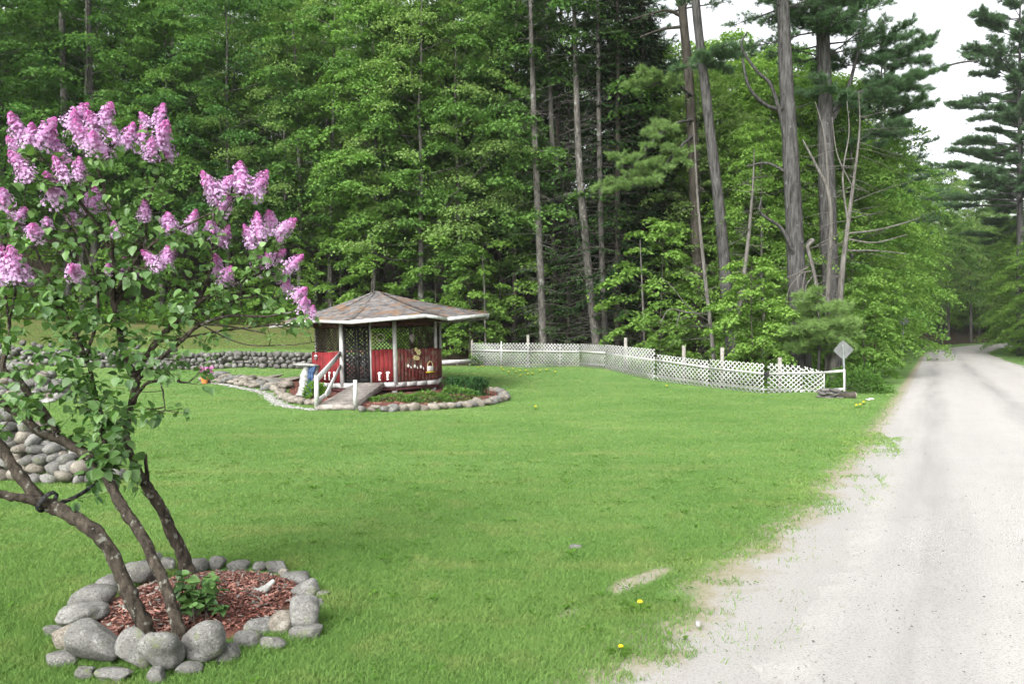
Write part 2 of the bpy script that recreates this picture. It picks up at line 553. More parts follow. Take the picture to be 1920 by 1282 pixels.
def m_ground():
    m, t, out = newmat('lawn_and_forest_floor'); b = NB(t)
    p = b.pos()
    lawn = b.mix(1.0, lawn_colour(b), (.80, .84, .80), 'MULTIPLY')
    litter = b.mix(b.noise(p, 3.0, 6, .7), (.020, .016, .011), (.070, .052, .032))
    bank = b.mix(b.ramp(b.noise(p, 1.3, 5, .7), [(.35, 0.0), (.65, 1.0)]), (.065, .105, .022), (.115, .105, .045))
    fo = b.attr('forest')
    bk = b.attr('bank')
    nz = b.math('MULTIPLY', b.math('SUBTRACT', b.noise(p, .8, 4, .6), .5), .7)
    c = b.mix(b.ramp(b.math('ADD', bk, nz), [(.35, 0.0), (.65, 1.0)]), lawn, bank)
    c = b.mix(b.ramp(b.math('ADD', fo, nz), [(.40, 0.0), (.60, 1.0)]), c, litter)
    # the turf thins out into soil and then gravel; bare spots likewise
    far = b.ramp(b.math('MULTIPLY', b.attr('dist'), .02), [(.14, 1.0), (.42, .15)])
    wob = b.math('ADD', b.math('MULTIPLY', b.math('SUBTRACT', b.noise(p, 1.5, 3, .6), .5), .8), b.math('MULTIPLY', b.math('SUBTRACT', b.noise(p, 7, 4, .7), .5), .7))
    wob = b.math('ADD', b.math('MULTIPLY', wob, far), b.math('MULTIPLY', b.math('SUBTRACT', b.noise(p, 38, 3, .8), .5), .45))
    e = b.math('ADD', b.attr('gr'), wob)
    soil = b.mix(b.noise(p, 25, 4, .7), (.20, .165, .105), (.40, .355, .285))
    c = b.mix(b.ramp(b.math('ADD', e, .5), [(.38, 0.0), (.62, .9)]), c, soil)
    c = b.mix(b.ramp(b.math('ADD', e, .5), [(.62, 0.0), (.92, 1.0)]), c, gravel_colour(b))
    h = b.noise(p, 60, 4, .75)
    b.link(b.pbsdf(c, .95, .1, b.bump(h, .6, .03)), out.inputs['Surface'])
    return m


def m_grass():
    m, t, out = newmat('grass_blades'); b = NB(t)
    c = lawn_colour(b)
    c = b.mix(b.attr('tint'), b.mix(1.0, c, (.72, .80, .70), 'MULTIPLY'), b.mix(1.0, c, (1.55, 1.42, 1.35), 'MULTIPLY'))
    d = b.n('ShaderNodeBsdfDiffuse'); b.link(c, d.inputs['Color'])
    tr = b.n('ShaderNodeBsdfTranslucent'); b.link(b.mix(1.0, c, (1.05, 1.1, .8), 'MULTIPLY'), tr.inputs['Color'])
    ms = b.n('ShaderNodeMixShader'); ms.inputs[0].default_value = .4
    b.link(d.outputs[0], ms.inputs[1]); b.link(tr.outputs[0], ms.inputs[2])
    b.link(ms.outputs[0], out.inputs['Surface'])
    return m


MAT['ground'], MAT['grass'], MAT['gravel'] = m_ground(), m_grass(), m_gravel()

# ------------------------------------------------------------------ terrain
ROADZ = np.array([(-40, 0), (0, 0), (30, .0), (40, .05), (58, .19), (75, .35), (90, .56), (100, 1.0), (112, 1.50), (130, 2.0), (170, 3.0), (300, 6.0)], float)


def road_z(y): return np.interp(y, ROADZ[:, 0], ROADZ[:, 1])


def road_shift(y):      # the far bend to the right, added to the straight line of the left edge
    return np.where(y > 84, .0125 * np.maximum(y - 84, 0) ** 2, 0.0)


def road_u(x, y):       # metres to the right of the gravel's left edge
    return road_d(x - road_shift(y), y)


CTRL = []
for x in (-30, -20, -12, -6, -1, 3):
    for y in (-20, 0, 5, 10, 15, 20):
        CTRL.append((x, y, 0.0))
CTRL += [(-8, 24, 0), (-4.5, 24, 0), (-1, 24, 0), (2, 24, 0), (5.5, 23, 0), (-4.5, 28, .05), (-2, 30, .15),
         (-8, 28, .18), (-12, 27, .15), (-20, 26, .35), (-10.9, 32, .65), (-8.1, 32, .60), (-13.4, 32, .55), (-22, 32, .7), (-3, 34, .5)]
FENCE = [(884, 683, 643.5, 38.0), (994, 690, 643, 36.2), (1087, 687, 645, 34.6), (1136, 691, 647, 33.0), (1230, 713, 656, 30.5), (1330, 726, 671, 28.6), (1433, 738, 682, 27.0), (1545, 738, 691, 26.1)]
for (u, v, tv, Y) in FENCE:
    q = px(u, v, Y); CTRL += [tuple(q)]
    CTRL += [(q[0] * 1.06, q[1] + 3.5, q[2] + .15)]
CTRL += [(-11.8, 42, 2.2), (-6, 42, 2.0), (-20, 44, 3.2), (-35, 45, 5.5), (0, 46, 1.4), (7, 46, .8), (-30, 60, 9.5), (-15, 60, 8), (0, 60, 3.5), (12, 60, 1.4), (22, 60, .8),
         (-45, 90, 19), (-15, 90, 16), (5, 90, 9), (20, 90, 4), (-60, 140, 34), (0, 150, 25), (40, 140, 9), (-80, 40, 12), (-60, 10, 2), (-120, 90, 40), (60, 220, 20), (0, 260, 50), (150, 260, 30), (-150, 250, 60)]
for y in (26, 32, 40, 50, 58, 75, 90):
    for off in (-2.5, 1, 3, 6.5, 9):
        CTRL.append(((off / RC) + .53 * y - 1.35, y, float(road_z(y)) + (.0 if 0 < off < 6 else (.05 if off < 0 else .12))))
for y in (100, 112, 130):
    for off in (-2, 3, 8):
        CTRL.append(((off / RC) + .53 * y - 1.35 + float(road_shift(np.array(float(y)))), y, float(road_z(y))))
for (x, y, z) in ((60, 60, 1.2), (80, 90, 3), (120, 120, 6), (60, 30, .5), (30, 10, 0), (40, -20, 0), (12, 4, 0), (8, -10, 0)):
    CTRL.append((x, y, z))
CT = np.array(CTRL, float)
_n = len(CT)
_K = np.linalg.norm(CT[:, None, :2] - CT[None, :, :2], axis=2) + np.eye(_n) * 0.02
_A = np.zeros((_n + 3, _n + 3)); _A[:_n, :_n] = _K; _A[:_n, _n] = 1; _A[:_n, _n + 1:] = CT[:, :2]; _A[_n:, :_n] = _A[:_n, _n:].T
_W = np.linalg.solve(_A, np.concatenate([CT[:, 2], np.zeros(3)]))


def sstep(a, b, x):
    t = np.clip((x - a) / (b - a), 0, 1)
    return t * t * (3 - 2 * t)


def wall_y(x): return 32.0 + .02 * (x + 10)


def H(x, y):
    x, y = np.asarray(x, float), np.asarray(y, float)
    sh = x.shape
    x, y = x.ravel(), y.ravel()
    z = np.empty(len(x))
    for i in range(0, len(x), 40000):
        a, b = x[i:i + 40000], y[i:i + 40000]
        z[i:i + 40000] = np.sqrt((a[:, None] - CT[None, :, 0]) ** 2 + (b[:, None] - CT[None, :, 1]) ** 2) @ _W[:_n] + _W[_n] + a * _W[_n + 1] + b * _W[_n + 2]
    u = road_u(x, y)
    on = sstep(-1.6, -.1, u) * (1 - sstep(6.3, 8, u))
    z = z * (1 - on) + road_z(y) * on
    z += .60 * sstep(32.25, 32.5, y - wall_y(x) + 32) * (1 - sstep(-6.2, -3.5, x))      # level above the stone wall
    return z.reshape(sh)


def h1(x, y): return float(H(np.array([x]), np.array([y]))[0])


def forest_edge(x):       # the lawn gives way to wood behind this line
    return np.interp(x, [-60, -25, -14, -8, -4, -1, 1, 3, 5, 8, 11, 13, 15], [30, 38, 40, 41, 34.8, 37.2, 38.3, 35.2, 32.2, 29.6, 27.6, 27, 27])


gx = np.unique(np.concatenate([np.linspace(-1, 4.5, 111), np.linspace(-14, 22, 241), np.linspace(-60, 80, 141), np.linspace(-400, 400, 101)]))
gy = np.unique(np.concatenate([np.linspace(3.2, 8.5, 101), np.linspace(-3, 42, 271), np.linspace(-30, 130, 161), np.linspace(-60, 420, 61)]))
GX, GY = np.meshgrid(gx, gy, indexing='ij')
GZ = H(GX, GY)
nx_, ny_ = GX.shape
i, j = np.meshgrid(np.arange(nx_ - 1), np.arange(ny_ - 1), indexing='ij')
i, j = i.ravel(), j.ravel()
Q = np.stack([i * ny_ + j, (i + 1) * ny_ + j, (i + 1) * ny_ + j + 1, i * ny_ + j + 1], 1)
mb = MB()
mb.add(np.stack([GX.ravel(), GY.ravel(), GZ.ravel()], 1), Q)
ground = mb.build('lawn', MAT['ground'], smooth=True)
tag(ground, kind='structure')
U = road_u(GX, GY)
fo = sstep(-.6, 1.2, GY - forest_edge(GX)) * (1 - sstep(-2.6, -1.6, U))
fo = np.maximum(fo, sstep(7.6, 9.0, U) * (GY > 20))
bk = sstep(32.8, 34.5, GY) * (1 - sstep(-7.0, -5.5, GX)) * (GX > -40)


def inside(P, poly):
    x, y = P[:, 0], P[:, 1]
    r = np.zeros(len(P), bool)
    n = len(poly)
    for a in range(n):
        x1, y1 = poly[a]; x2, y2 = poly[(a + 1) % n]
        c = ((y1 > y) != (y2 > y)) & (x < (x2 - x1) * (y - y1) / (y2 - y1 + 1e-12) + x1)
        r ^= c
    return r


def seg_dist(P, poly):
    best = np.full(len(P), 1e9)
    for a in range(len(poly)):
        p, q = np.asarray(poly[a]), np.asarray(poly[(a + 1) % len(poly)])
        t = np.clip(((P - p) @ (q - p)) / ((q - p) @ (q - p) + 1e-12), 0, 1)
        best = np.minimum(best, np.linalg.norm(P - (p + t[:, None] * (q - p)), axis=1))
    return best


BARE = [np.array([px(u, v, CAMZ * F / (v - CV))[:2] for u, v in q]) for q in (
    [(1138, 1102), (1150, 1118), (1190, 1106), (1230, 1088), (1262, 1070), (1252, 1060), (1220, 1066), (1190, 1078), (1160, 1088)],
    [(1045, 1160), (1075, 1152), (1080, 1140), (1055, 1146)])]


def flare_at(y): return np.interp(y, [-12, 2, 4.5, 5.5, 7, 9.5, 12, 60], [-1.0, -.55, -.42, -.32, -.2, -.06, 0, 0])


GR = np.clip(U - flare_at(GY), -3, 3)
near = (GY > 3) & (GY < 9) & (GX > -1) & (GX < 4)
Pn = np.c_[GX[near], GY[near]]
for b_ in BARE:
    sd_ = seg_dist(Pn, b_) * np.where(inside(Pn, b_), 1, -1)
    GR[near] = np.maximum(GR[near], np.clip(sd_ * 3.2 - .05, -3, .30))
GR[(U > 6)] = -3
for nm, arr in (('forest', fo), ('bank', bk), ('gr', GR), ('dist', GY)):
    at = ground.data.attributes.new(nm, 'FLOAT', 'POINT')
    at.data.foreach_set('value', arr.ravel().astype(np.float32))


def fract(t, seed):
    r = np.random.default_rng(seed)
    s = np.zeros_like(t)
    for fq, a in ((.35, .10), (.9, .12), (2.1, .10), (4.6, .06), (9.5, .04), (21, .02)):
        s += a * np.sin(t * fq * 2 + r.uniform(0, 6.28)) * (1 + .5 * np.sin(t * fq * .37 + r.uniform(0, 6.28)))
    return s


def edge_wobble(y):
    return fract(y, 5) * np.interp(y, [0, 4, 12, 40], [1.0, 1.0, .4, .25])


# the gravel lane
ys = np.concatenate([np.arange(-12, 0, .25), np.arange(0, 16, .03), np.arange(16, 50, .12), np.arange(50, 150, .6)])
flare = flare_at(ys)
lft = flare + np.interp(ys, [0, 12, 25, 70], [.85, .60, .30, .1]) + .4 * edge_wobble(ys)
rgt = 6.1 + fract(ys, 9) * .7
us = np.array([0, .02, .05, .09, .14, .2, .28, .38, .5, .62, .74, .84, .92, .97, 1.0])
UU = lft[:, None] * (1 - us) + rgt[:, None] * us
# (u across, y) -> x
YY = np.repeat(ys[:, None], len(us), 1)
XX = UU / RC + .53 * YY - 1.35 + road_shift(YY)
crown = .05 * np.sin(np.pi * np.clip(UU / 6.1, 0, 1))
ZZ = H(XX, YY) + crown + np.interp(us, [0, .02, .05, .09, .97, 1], [-.03, -.004, .006, .012, .012, -.02])
k1, k2 = XX.shape
i, j = np.meshgrid(np.arange(k1 - 1), np.arange(k2 - 1), indexing='ij'); i, j = i.ravel(), j.ravel()
mb = MB()
mb.add(np.stack([XX.ravel(), YY.ravel(), ZZ.ravel()], 1), np.stack([i * k2 + j, i * k2 + j + 1, (i + 1) * k2 + j + 1, (i + 1) * k2 + j], 1))
road = mb.build('gravel_road', MAT['gravel'], smooth=True)
tag(road, kind='structure')
ed = .75 * (1 - sstep(0, .7, rgt[:, None] - UU))
at = road.data.attributes.new('edge', 'FLOAT', 'POINT')
at.data.foreach_set('value', ed.ravel().astype(np.float32))

# beds that carry no turf
LB = (-1.98, 5.24)                                             # centre of the ring round the lilac
LBR = (.84, .98)
GB_PX = [(540, 728), (545, 743), (575, 753), (620, 757), (672, 764), (740, 766), (800, 763), (860, 759), (910, 754), (936, 748), (940, 741), (915, 733), (870, 724), (800, 719), (760, 716), (640, 716)]
GB = np.array([px(u, v, CAMZ * F / (v - CV))[:2] for u, v in GB_PX])

# grass : one object, blades thinning with distance
mb = MB()


def blades(P, hgt, wid, tint, lean=.55, segs=1):
    n = len(P)
    z = H(P[:, 0], P[:, 1])
    a = rng.uniform(0, 6.283, n)
    S = np.stack([np.cos(a), np.sin(a), np.zeros(n)], 1)
    l = rng.normal(0, lean, (n, 2)) * hgt[:, None]
    B = np.c_[P, z - .004]
    T = B + np.c_[l, hgt]
    m_ = B + np.c_[l * .32, hgt * .55]
    w = wid[:, None]
    V = np.stack([B - S * w / 2, B + S * w / 2, m_ + S * w * .42, m_ - S * w * .42, T], 1)
    k = np.arange(n)[:, None] * 5
    t = np.repeat(tint, 5)
    base = mb.n
    mb.add(V.reshape(-1, 3), k + np.array([[0, 1, 2, 3]]), 0, t)
    mb.T.append(k + np.array([[3, 2, 4]]) + base); mb.TM.append(np.zeros(n))


def scatter_turf(Y, xl=.78, xr=.72):
    n = len(Y)
    X = rng.uniform(-xl, xr, n) * Y + rng.uniform(-.6, .6, n)
    P = np.c_[X, Y]
    u = road_u(X, Y)
    g = u - flare_at(Y)
    patch = (fract(Y * 2.1, 21) + fract(X * 2.6 + 4, 22) + .8 * fract((X + Y) * 1.7, 23) + .6 * fract((X - Y) * 4.3, 24)) * np.interp(Y, [4, 10, 22], [1.0, .5, .15])
    keep = rng.uniform(0, 1, n) < 1 - sstep(-.18, .40, g + patch * .62)
    keep &= (((X - LB[0]) / (LBR[0] * .80)) ** 2 + ((Y - LB[1] + .02) / (LBR[1] * .86)) ** 2) > 1
    keep &= ~inside(P, GB)
    keep &= (Y < forest_edge(X) + .5)
    for b_ in BARE:
        sd_ = np.where(inside(P, b_), 1, -1) * seg_dist(P, b_)
        keep &= rng.uniform(0, 1, n) < 1 - .93 * sstep(-.06, .05, sd_)
    P = P[keep]; n = len(P)
    sc = 1 + .35 * (fract(P[:, 0] * .8, 41) + fract(P[:, 1] * .9, 42))
    dr = ((P[:, 0] - LB[0]) / LBR[0]) ** 2 + ((P[:, 1] - LB[1]) / LBR[1]) ** 2
    tall = np.where((dr < 1.5), 1.5, 1.0)
    blades(P, .034 * sc * tall * rng.uniform(.5, 1.25, n), (.0018 + .00056 * P[:, 1]) * rng.uniform(.7, 1.3, n), np.clip(rng.normal(.45, .14, n), 0, 1))


scatter_turf(np.concatenate([rng.uniform(3, 38, 460000), 3 + rng.exponential(3.6, 420000), 3 + rng.exponential(9, 120000)]))
n = 26000                                            # thin, half dry tufts creeping into the gravel
Y = np.sqrt(rng.uniform(3.4 ** 2, 15 ** 2, n)); lim = flare_at(Y)
uo = lim + np.abs(rng.normal(0, .75, n)) - .3
X = uo / RC + .53 * Y - 1.35
pt = fract(Y * 1.9, 61) + fract(uo * 5.0 + Y, 62) + .7 * fract(X * 3.7 - Y * 1.3, 63)
k_ = (pt + rng.normal(0, .10, n) > .17 + .06 * (uo - lim))
P = np.c_[X, Y][k_]; n = len(P)
blades(P, .034 * rng.uniform(.4, 1.3, n), (.0022 + .0006 * P[:, 1]) * rng.uniform(.7, 1.3, n), np.clip(rng.normal(.75, .3, n), 0, 1), .9)
grass = mb.build('grass', MAT['grass'])
mb = MB()                                            # plantain and clover in the turf
n = 700
Y = np.sqrt(rng.uniform(3.6 ** 2, 13 ** 2, n)); X = rng.uniform(-.70, .6, n) * Y
k_ = (road_u(X, Y) < .1) & ((((X - LB[0]) / LBR[0]) ** 2 + ((Y - LB[1]) / LBR[1]) ** 2) > 1.15) & (fract(X * 1.1, 71) + fract(Y * 1.3, 72) > -.12)
X, Y = X[k_], Y[k_]; Z = H(X, Y)
for x_, y_, z_ in zip(X, Y, Z):
    m_ = rng.integers(5, 12); a = rng.uniform(0, 6.28, m_); rad = rng.uniform(.0, .07, m_)
    leaves(mb, np.c_[x_ + rad * np.cos(a), y_ + rad * np.sin(a), np.full(m_, z_ + .012) + rng.uniform(0, .014, m_)], np.c_[np.cos(a), np.sin(a), rng.uniform(.0, .7, m_)], np.tile([0, 0, 1.0], (m_, 1)), rng.uniform(.02, .055), rng.uniform(.014, .026), 0, np.clip(rng.normal(.45, .3, m_), 0, 1))
tag(mb.build('lawn_weeds', MAT['fern']), 'small plantain and clover leaves growing in the lawn', 'weeds', kind='stuff')
tag(grass, 'short green lawn grass between the lilac and the gravel road', 'grass', kind='stuff')

# ------------------------------------------------------------------ gazebo
def lattice(mb, p0, p1, z0a, z0b, ha, hb, pitch, w, th, mat=0, skip=None, tint=.5):
    """diagonal slats between p0 and p1 (xy), bottom z0a..z0b, height ha..hb; second layer lies behind the first"""
    p0, p1 = np.asarray(p0, float)[:2], np.asarray(p1, float)[:2]
    L = np.linalg.norm(p1 - p0)
    d = (p1 - p0) / L
    nrm = np.array([d[1], -d[0]])
    hm = max(ha, hb)

    def P(s, t, off):
        f = s / L
        z = z0a + (z0b - z0a) * f + t * (ha + (hb - ha) * f) / hm
        q = p0 + d * s + nrm * off
        return np.array([q[0], q[1], z])
    for sgn, off in ((1, th * .5), (-1, -th * .5)):
        for c in np.arange(-hm, L + hm, pitch):
            cc = c + (0 if sgn > 0 else 0)
            # s = cc + t (sgn>0) or s = cc - t
            if sgn > 0:
                t0, t1 = max(0, -cc), min(hm, L - cc)
            else:
                t0, t1 = max(0, cc - L), min(hm, cc)
            if t1 - t0 < .02: continue
            a = P(cc + sgn * t0, t0, off); b_ = P(cc + sgn * t1, t1, off)
            bar(mb, a, b_, th * .9, w, up=np.cross(b_ - a, [nrm[0], nrm[1], 0]), mat=mat, tint=tint + rng.uniform(-.12, .12))


GC = np.array([-4.54, 27.5])
FZ = .415                                            # floor above datum, at the centre
gaz = thing('gazebo', 'red and white garden gazebo with brown lattice and a low shingled roof', 'gazebo', (GC[0], GC[1], 0), (0, -.024, 0))
RG = 2.2
CORN = np.array([[RG * math.cos(R_(-112.5 + 45 * k)), RG * math.sin(R_(-112.5 + 45 * k))] for k in range(8)])   # 0 front-left, 1 front-right ...
ztop = 2.22

mb = MB()
n = 22
for k in range(n):                                   # floor boards cut to the octagon
    x0 = -RG + 2 * RG * k / n; x1 = -RG + 2 * RG * (k + 1) / n - .008
    xm = max(abs(x0), abs(x1))
    c = RG * math.cos(R_(22.5))
    if xm > c + .05: continue
    yl = min(c, c * math.sqrt(2) - xm) - .02
    bar(mb, (x0 + (x1 - x0) / 2, -yl, FZ - .018), (x0 + (x1 - x0) / 2, yl, FZ - .018), x1 - x0, .036, tint=rng.uniform(.3, .7))
mb.build('floor', MAT['old_wood'], gaz)

for k in range(8):
    a, b_ = CORN[k], CORN[(k + 1) % 8]
    mid = (a + b_) / 2; out = unit(mid)
    mb = MB()
    e = out * .03
    nb = 4 if k in (0, 1, 7) else 1
    for q in range(nb):
        s0, s1 = a + (b_ - a) * (q / nb + .002), a + (b_ - a) * ((q + 1) / nb - .002)
        dz = rng.uniform(-.004, .004)
        bar(mb, np.r_[s0 + e, FZ - .085 + dz], np.r_[s1 + e, FZ - .085 + dz], .03, .15, tint=rng.uniform(.4, .6))
    mb.build('skirt_board', MAT['white_paint'], gaz)
    mb = MB()
    bar(mb, np.r_[a * .985, FZ - .215], np.r_[b_ * .985, FZ - .215], .05, .125)
    mb.build('joist', MAT['maroon'], gaz)
for k in (0, 1, 2, 3, 5, 6, 7):
    mb = MB()
    zb = h1(*(GC + CORN[k] * .95)) - .12
    p_ = CORN[k] * .95
    z1_ = FZ - .28
    bar(mb, np.r_[p_, zb], np.r_[p_, z1_], .16, .16, up=(0, 1, 0), tint=.6)
    mb.build('pier', MAT['stone'], gaz)

POSTW = .088
for k in range(8):
    mb = MB()
    p_ = CORN[k] * (1.0 if k != 7 else .96)
    rot = math.atan2(p_[1], p_[0])
    w_ = POSTW * (1.25 if k in (0, 1) else .9)
    bar(mb, np.r_[p_, FZ - .10], np.r_[p_, ztop + .12], w_, w_, up=(math.cos(rot), math.sin(rot), 0))
    mb.build('post', MAT['white_paint'], gaz)
mb = MB()
jx = CORN[0] + (CORN[1] - CORN[0]) * .545
bar(mb, np.r_[jx, FZ], np.r_[jx, ztop + .1], .045, .05, up=(0, 1, 0))
mb.build('door_jamb', MAT['white_paint'], gaz)
for k in range(8):                                   # top plate
    mb = MB()
    bar(mb, np.r_[CORN[k] * .985, ztop + .05], np.r_[CORN[(k + 1) % 8] * .985, ztop + .05], .05, .12)
    mb.build('top_plate', MAT['maroon'], gaz)

PTOP = 1.43


def plank_panel(name, a, b_, z0, z1, nb, mat, gapmat=None, ragged=.0, out_off=.035):
    a, b_ = np.asarray(a), np.asarray(b_)
    L = np.linalg.norm(b_ - a); d = (b_ - a) / L; o_ = np.array([d[1], -d[0]]) * out_off
    mb = MB()
    for q in range(nb):
        s0, s1 = a + d * (L * q / nb + .005) + o_, a + d * (L * (q + 1) / nb - .005) + o_
        m_ = (s0 + s1) / 2
        bar(mb, np.r_[m_, z0 + rng.uniform(-1, 1) * ragged * .4], np.r_[m_, z1 + rng.uniform(-1, 1) * ragged], np.linalg.norm(s1 - s0), .02, up=(o_[0], o_[1], 0), tint=rng.uniform(.3, .7))
    if gapmat is not None:                           # a pale backing shows as lines between the planks
        m0, m1 = a + o_ * .5, b_ + o_ * .5
        bar(mb, np.r_[m0, (z0 + z1) / 2], np.r_[m1, (z0 + z1) / 2], .006, (z1 - z0) * .94, mat=1)
    return mb.build(name, [mat, gapmat or mat], gaz)


faceL = (CORN[7], CORN[0]); faceR = (CORN[1], CORN[2])
dL = unit(CORN[7] - CORN[0])
pl = plank_panel('wall_panel', CORN[7] * 1.0 + dL * .06, CORN[0] - unit(CORN[1] - CORN[0]) * .0 - dL * -.0, FZ - .01, PTOP - .03, 11, MAT['red_paint'], None, .004)
pm = plank_panel('wall_panel', jx + unit(CORN[1] - CORN[0]) * .03, CORN[1] - unit(CORN[1] - CORN[0]) * .06, FZ, PTOP + .01, 5, MAT['red_paint'], MAT['cream'], .012)
pr = plank_panel('wall_panel', CORN[1] + unit(CORN[2] - CORN[1]) * .07, CORN[2] + unit(CORN[2] - CORN[1]) * .05, FZ - .01, PTOP + .02, 12, MAT['red_faded'], None, .012, .05)
tag(pr, label='faded red-brown plank panel with worn boards')
for k in (2, 3, 6):
    plank_panel('wall_panel', CORN[k], CORN[(k + 1) % 8], FZ, PTOP, 11, MAT['red_faded'])
for k in (0, 1, 2, 3, 5, 6, 7):                      # lattice screens above the panels; the back is open
    mb = MB()
    a, b_ = CORN[k] * .985, CORN[(k + 1) % 8] * .985
    if k == 0:
        a = jx * np.array([1, .985])
    d = unit(b_ - a)
    lattice(mb, a + d * .05, b_ - d * .05, PTOP, PTOP, ztop - PTOP, ztop - PTOP, .118, .027, .012)
    if k in (1, 7, 0):
        for zz in (PTOP + .015, ztop - .015):
            bar(mb, np.r_[a + d * .05, zz], np.r_[b_ - d * .05, zz], .03, .03)
    mb.build('lattice_screen', MAT['lattice_brown'], gaz)
# the pair of black lattice doors
dfr = unit(CORN[1] - CORN[0])
D0, D1 = CORN[0] + dfr * .07, jx - dfr * .03
Dm = (D0 + D1) / 2
for (a, b_, hinge) in ((D0, Dm - dfr * .012, -1), (Dm + dfr * .012, D1, 1)):
    mb = MB()
    lattice(mb, a, b_, FZ + .06, FZ + .06, ztop - FZ - .08, ztop - FZ - .08, .135, .040, .014)
    for p_ in (a, b_):
        q = p_ + (dfr if p_ is a else -dfr) * .03
        bar(mb, np.r_[q, FZ + .02], np.r_[q, ztop], .06, .035, up=(0, 1, 0))
    for zz in (FZ + .06, ztop - .03):
        bar(mb, np.r_[a, zz], np.r_[b_, zz], .032, .10 if zz < 1 else .05)
    mb.build('lattice_door', MAT['lattice_black'], gaz)

# roof : eight sagging slopes laid in courses
EAVE = []
for (u, v, Y) in ((508.6, 612, 26.2), (594.6, 602.0, 25.3), (658.4, 604.2, 24.0), (803, 591.7, 24.0), (842, 598.0, 25.0), (920, 590.2, 26.4)):
    q = px(u, v, Y); EAVE.append(q - [GC[0], GC[1], .024 * (q[0] - GC[0])])
EAVE += [np.array([3.75, 1.5, 2.48]), np.array([1.55, 3.6, 2.40]), np.array([-1.55, 3.6, 2.36]), np.array([-3.75, 1.5, 2.36])]
EAVE = np.array(EAVE)
APEX = px(711.8, 547.5, 27.5) - [GC[0], GC[1], 0]
roof = bpy.data.objects.new('roof', None)
mb = MB()
NC = 15
ne = len(EAVE)
for e in range(ne):
    A_, B_ = EAVE[e], EAVE[(e + 1) % ne]
    A_, B_ = A_ + [0, 0, .055], B_ + [0, 0, .055]
    nrm = unit(np.cross(B_ - A_, APEX - A_))
    if nrm[2] < 0: nrm = -nrm
    topc = APEX + unit((A_ + B_) / 2 * [1, 1, 0]) * .14
    for k in range(NC):
        t0, t1 = k / NC, min(1.0, (k + 1.12) / NC)
        def at_(t, s):
            p = A_ * (1 - s) + B_ * s
            q = p * (1 - t) + topc * t
            q = q + [0, 0, -.10 * math.sin(math.pi * t) * .6]
            return q
        wl = np.linalg.norm(at_(t0, 1) - at_(t0, 0))
        ns = max(1, int(wl / .30))
        cuts = np.sort(np.concatenate([[0, 1], (np.arange(1, ns) + rng.uniform(-.3, .3, max(ns - 1, 0))) / ns])) if ns > 1 else np.array([0, 1])
        for s0, s1 in zip(cuts[:-1], cuts[1:]):
            lift = .012 + rng.uniform(0, .007)
            p = [at_(t0, s0) + nrm * lift, at_(t0, s1 - .004) + nrm * lift, at_(t1, s1 - .004) + nrm * .002, at_(t1, s0) + nrm * .002]
            pb = [p[0] - nrm * .018, p[1] - nrm * .018]
            mb.add(np.array(p + pb), [[0, 1, 2, 3], [4, 5, 1, 0]], 0, rng.uniform(.25, .8))
roofo = mb.build('roof', MAT['shingle'], gaz)
mb = MB()
for e in range(ne):
    A_, B_ = EAVE[e] * [.985, .985, 1], EAVE[(e + 1) % ne] * [.985, .985, 1]
    mb.add(np.array([A_ + [0, 0, .02], B_ + [0, 0, .02], APEX + [0, 0, -.10]]), [[0, 2, 1]])
mb.build('ceiling', MAT['maroon'], roofo)
for e in range(ne):
    mb = MB()
    A_, B_ = EAVE[e], EAVE[(e + 1) % ne]
    d = unit(B_ - A_)
    bar(mb, A_ + d * .004, B_ - d * .004, .028, .10 + rng.uniform(-.01, .01), tint=rng.uniform(.42, .56))
    mb.build('fascia', MAT['white_paint'], roofo)
# small ridge cap shingles
mb = MB()
for e in (2, 3, 5, 0):
    A_ = EAVE[e] + [0, 0, .085]
    tp = APEX + [0, 0, .02]
    for k in range(12):
        p0, p1 = A_ + (tp - A_) * k / 12, A_ + (tp - A_) * (k + 1.1) / 12
        sag = -.06 * math.sin(math.pi * k / 12); sag1 = -.06 * math.sin(math.pi * (k + 1) / 12)
        bar(mb, p0 + [0, 0, sag], p1 + [0, 0, sag1], .20, .014, tint=rng.uniform(.3, .75))
mb.build('ridge_cap', MAT['shingle'], roofo)

# ------------------------------------------------------------------ ramp with handrail
ramp = thing('entry_ramp', 'grey weathered plank ramp with a white handrail leading up to the gazebo door', 'ramp', (0, 0, 0))
r0, r1 = px(575 / 3.84 + 480 + 1, 761, 20.0), px(689, 717, 25.3)
r0 = np.array([r0[0], 20.0, .115]); r1 = np.array([-4.52, 25.42, .395])
d_ = unit(r1 - r0); sx = np.array([1, 0, 0.0])
mb = MB()
npk = 34
Lr = np.linalg.norm(r1 - r0)
for k in range(npk):
    c = r0 + d_ * Lr * (k + .5) / npk
    jt = rng.uniform(-.012, .012)
    bar(mb, c - sx * (.44 + jt), c + sx * (.44 - jt), Lr / npk - .010, .034, up=(0, -d_[2], d_[1]), tint=rng.uniform(.3, .75))
mb.build('deck', MAT['old_wood'], ramp)
for s_ in (-1, 1):
    mb = MB()
    bar(mb, r0 + sx * s_ * .40 - [0, 0, .095], r1 + sx * s_ * .40 - [0, 0, .11], .045, .14, tint=.4)
    mb.build('stringer', MAT['old_wood'], ramp)
mb = MB(); bar(mb, r0 - sx * .46 + [0, -.02, -.05], r0 + sx * .46 + [0, -.02, -.05], .04, .11, tint=.55); mb.build('end_board', MAT['old_wood'], ramp)
for s_, w_ in ((-.27, .20), (.30, .16)):
    mb = MB(); box(mb, r0 + [s_, .10, -.16], (w_, .25, .12), tint=.55); mb.build('foot_block', MAT['post_wood'], ramp)


def post_at(x, y, z0, z1, w, m, parent, name='post'):
    mb = MB(); bar(mb, (x, y, z0), (x, y, z1), w, w, up=(0, 1, 0)); return mb.build(name, MAT[m], parent)


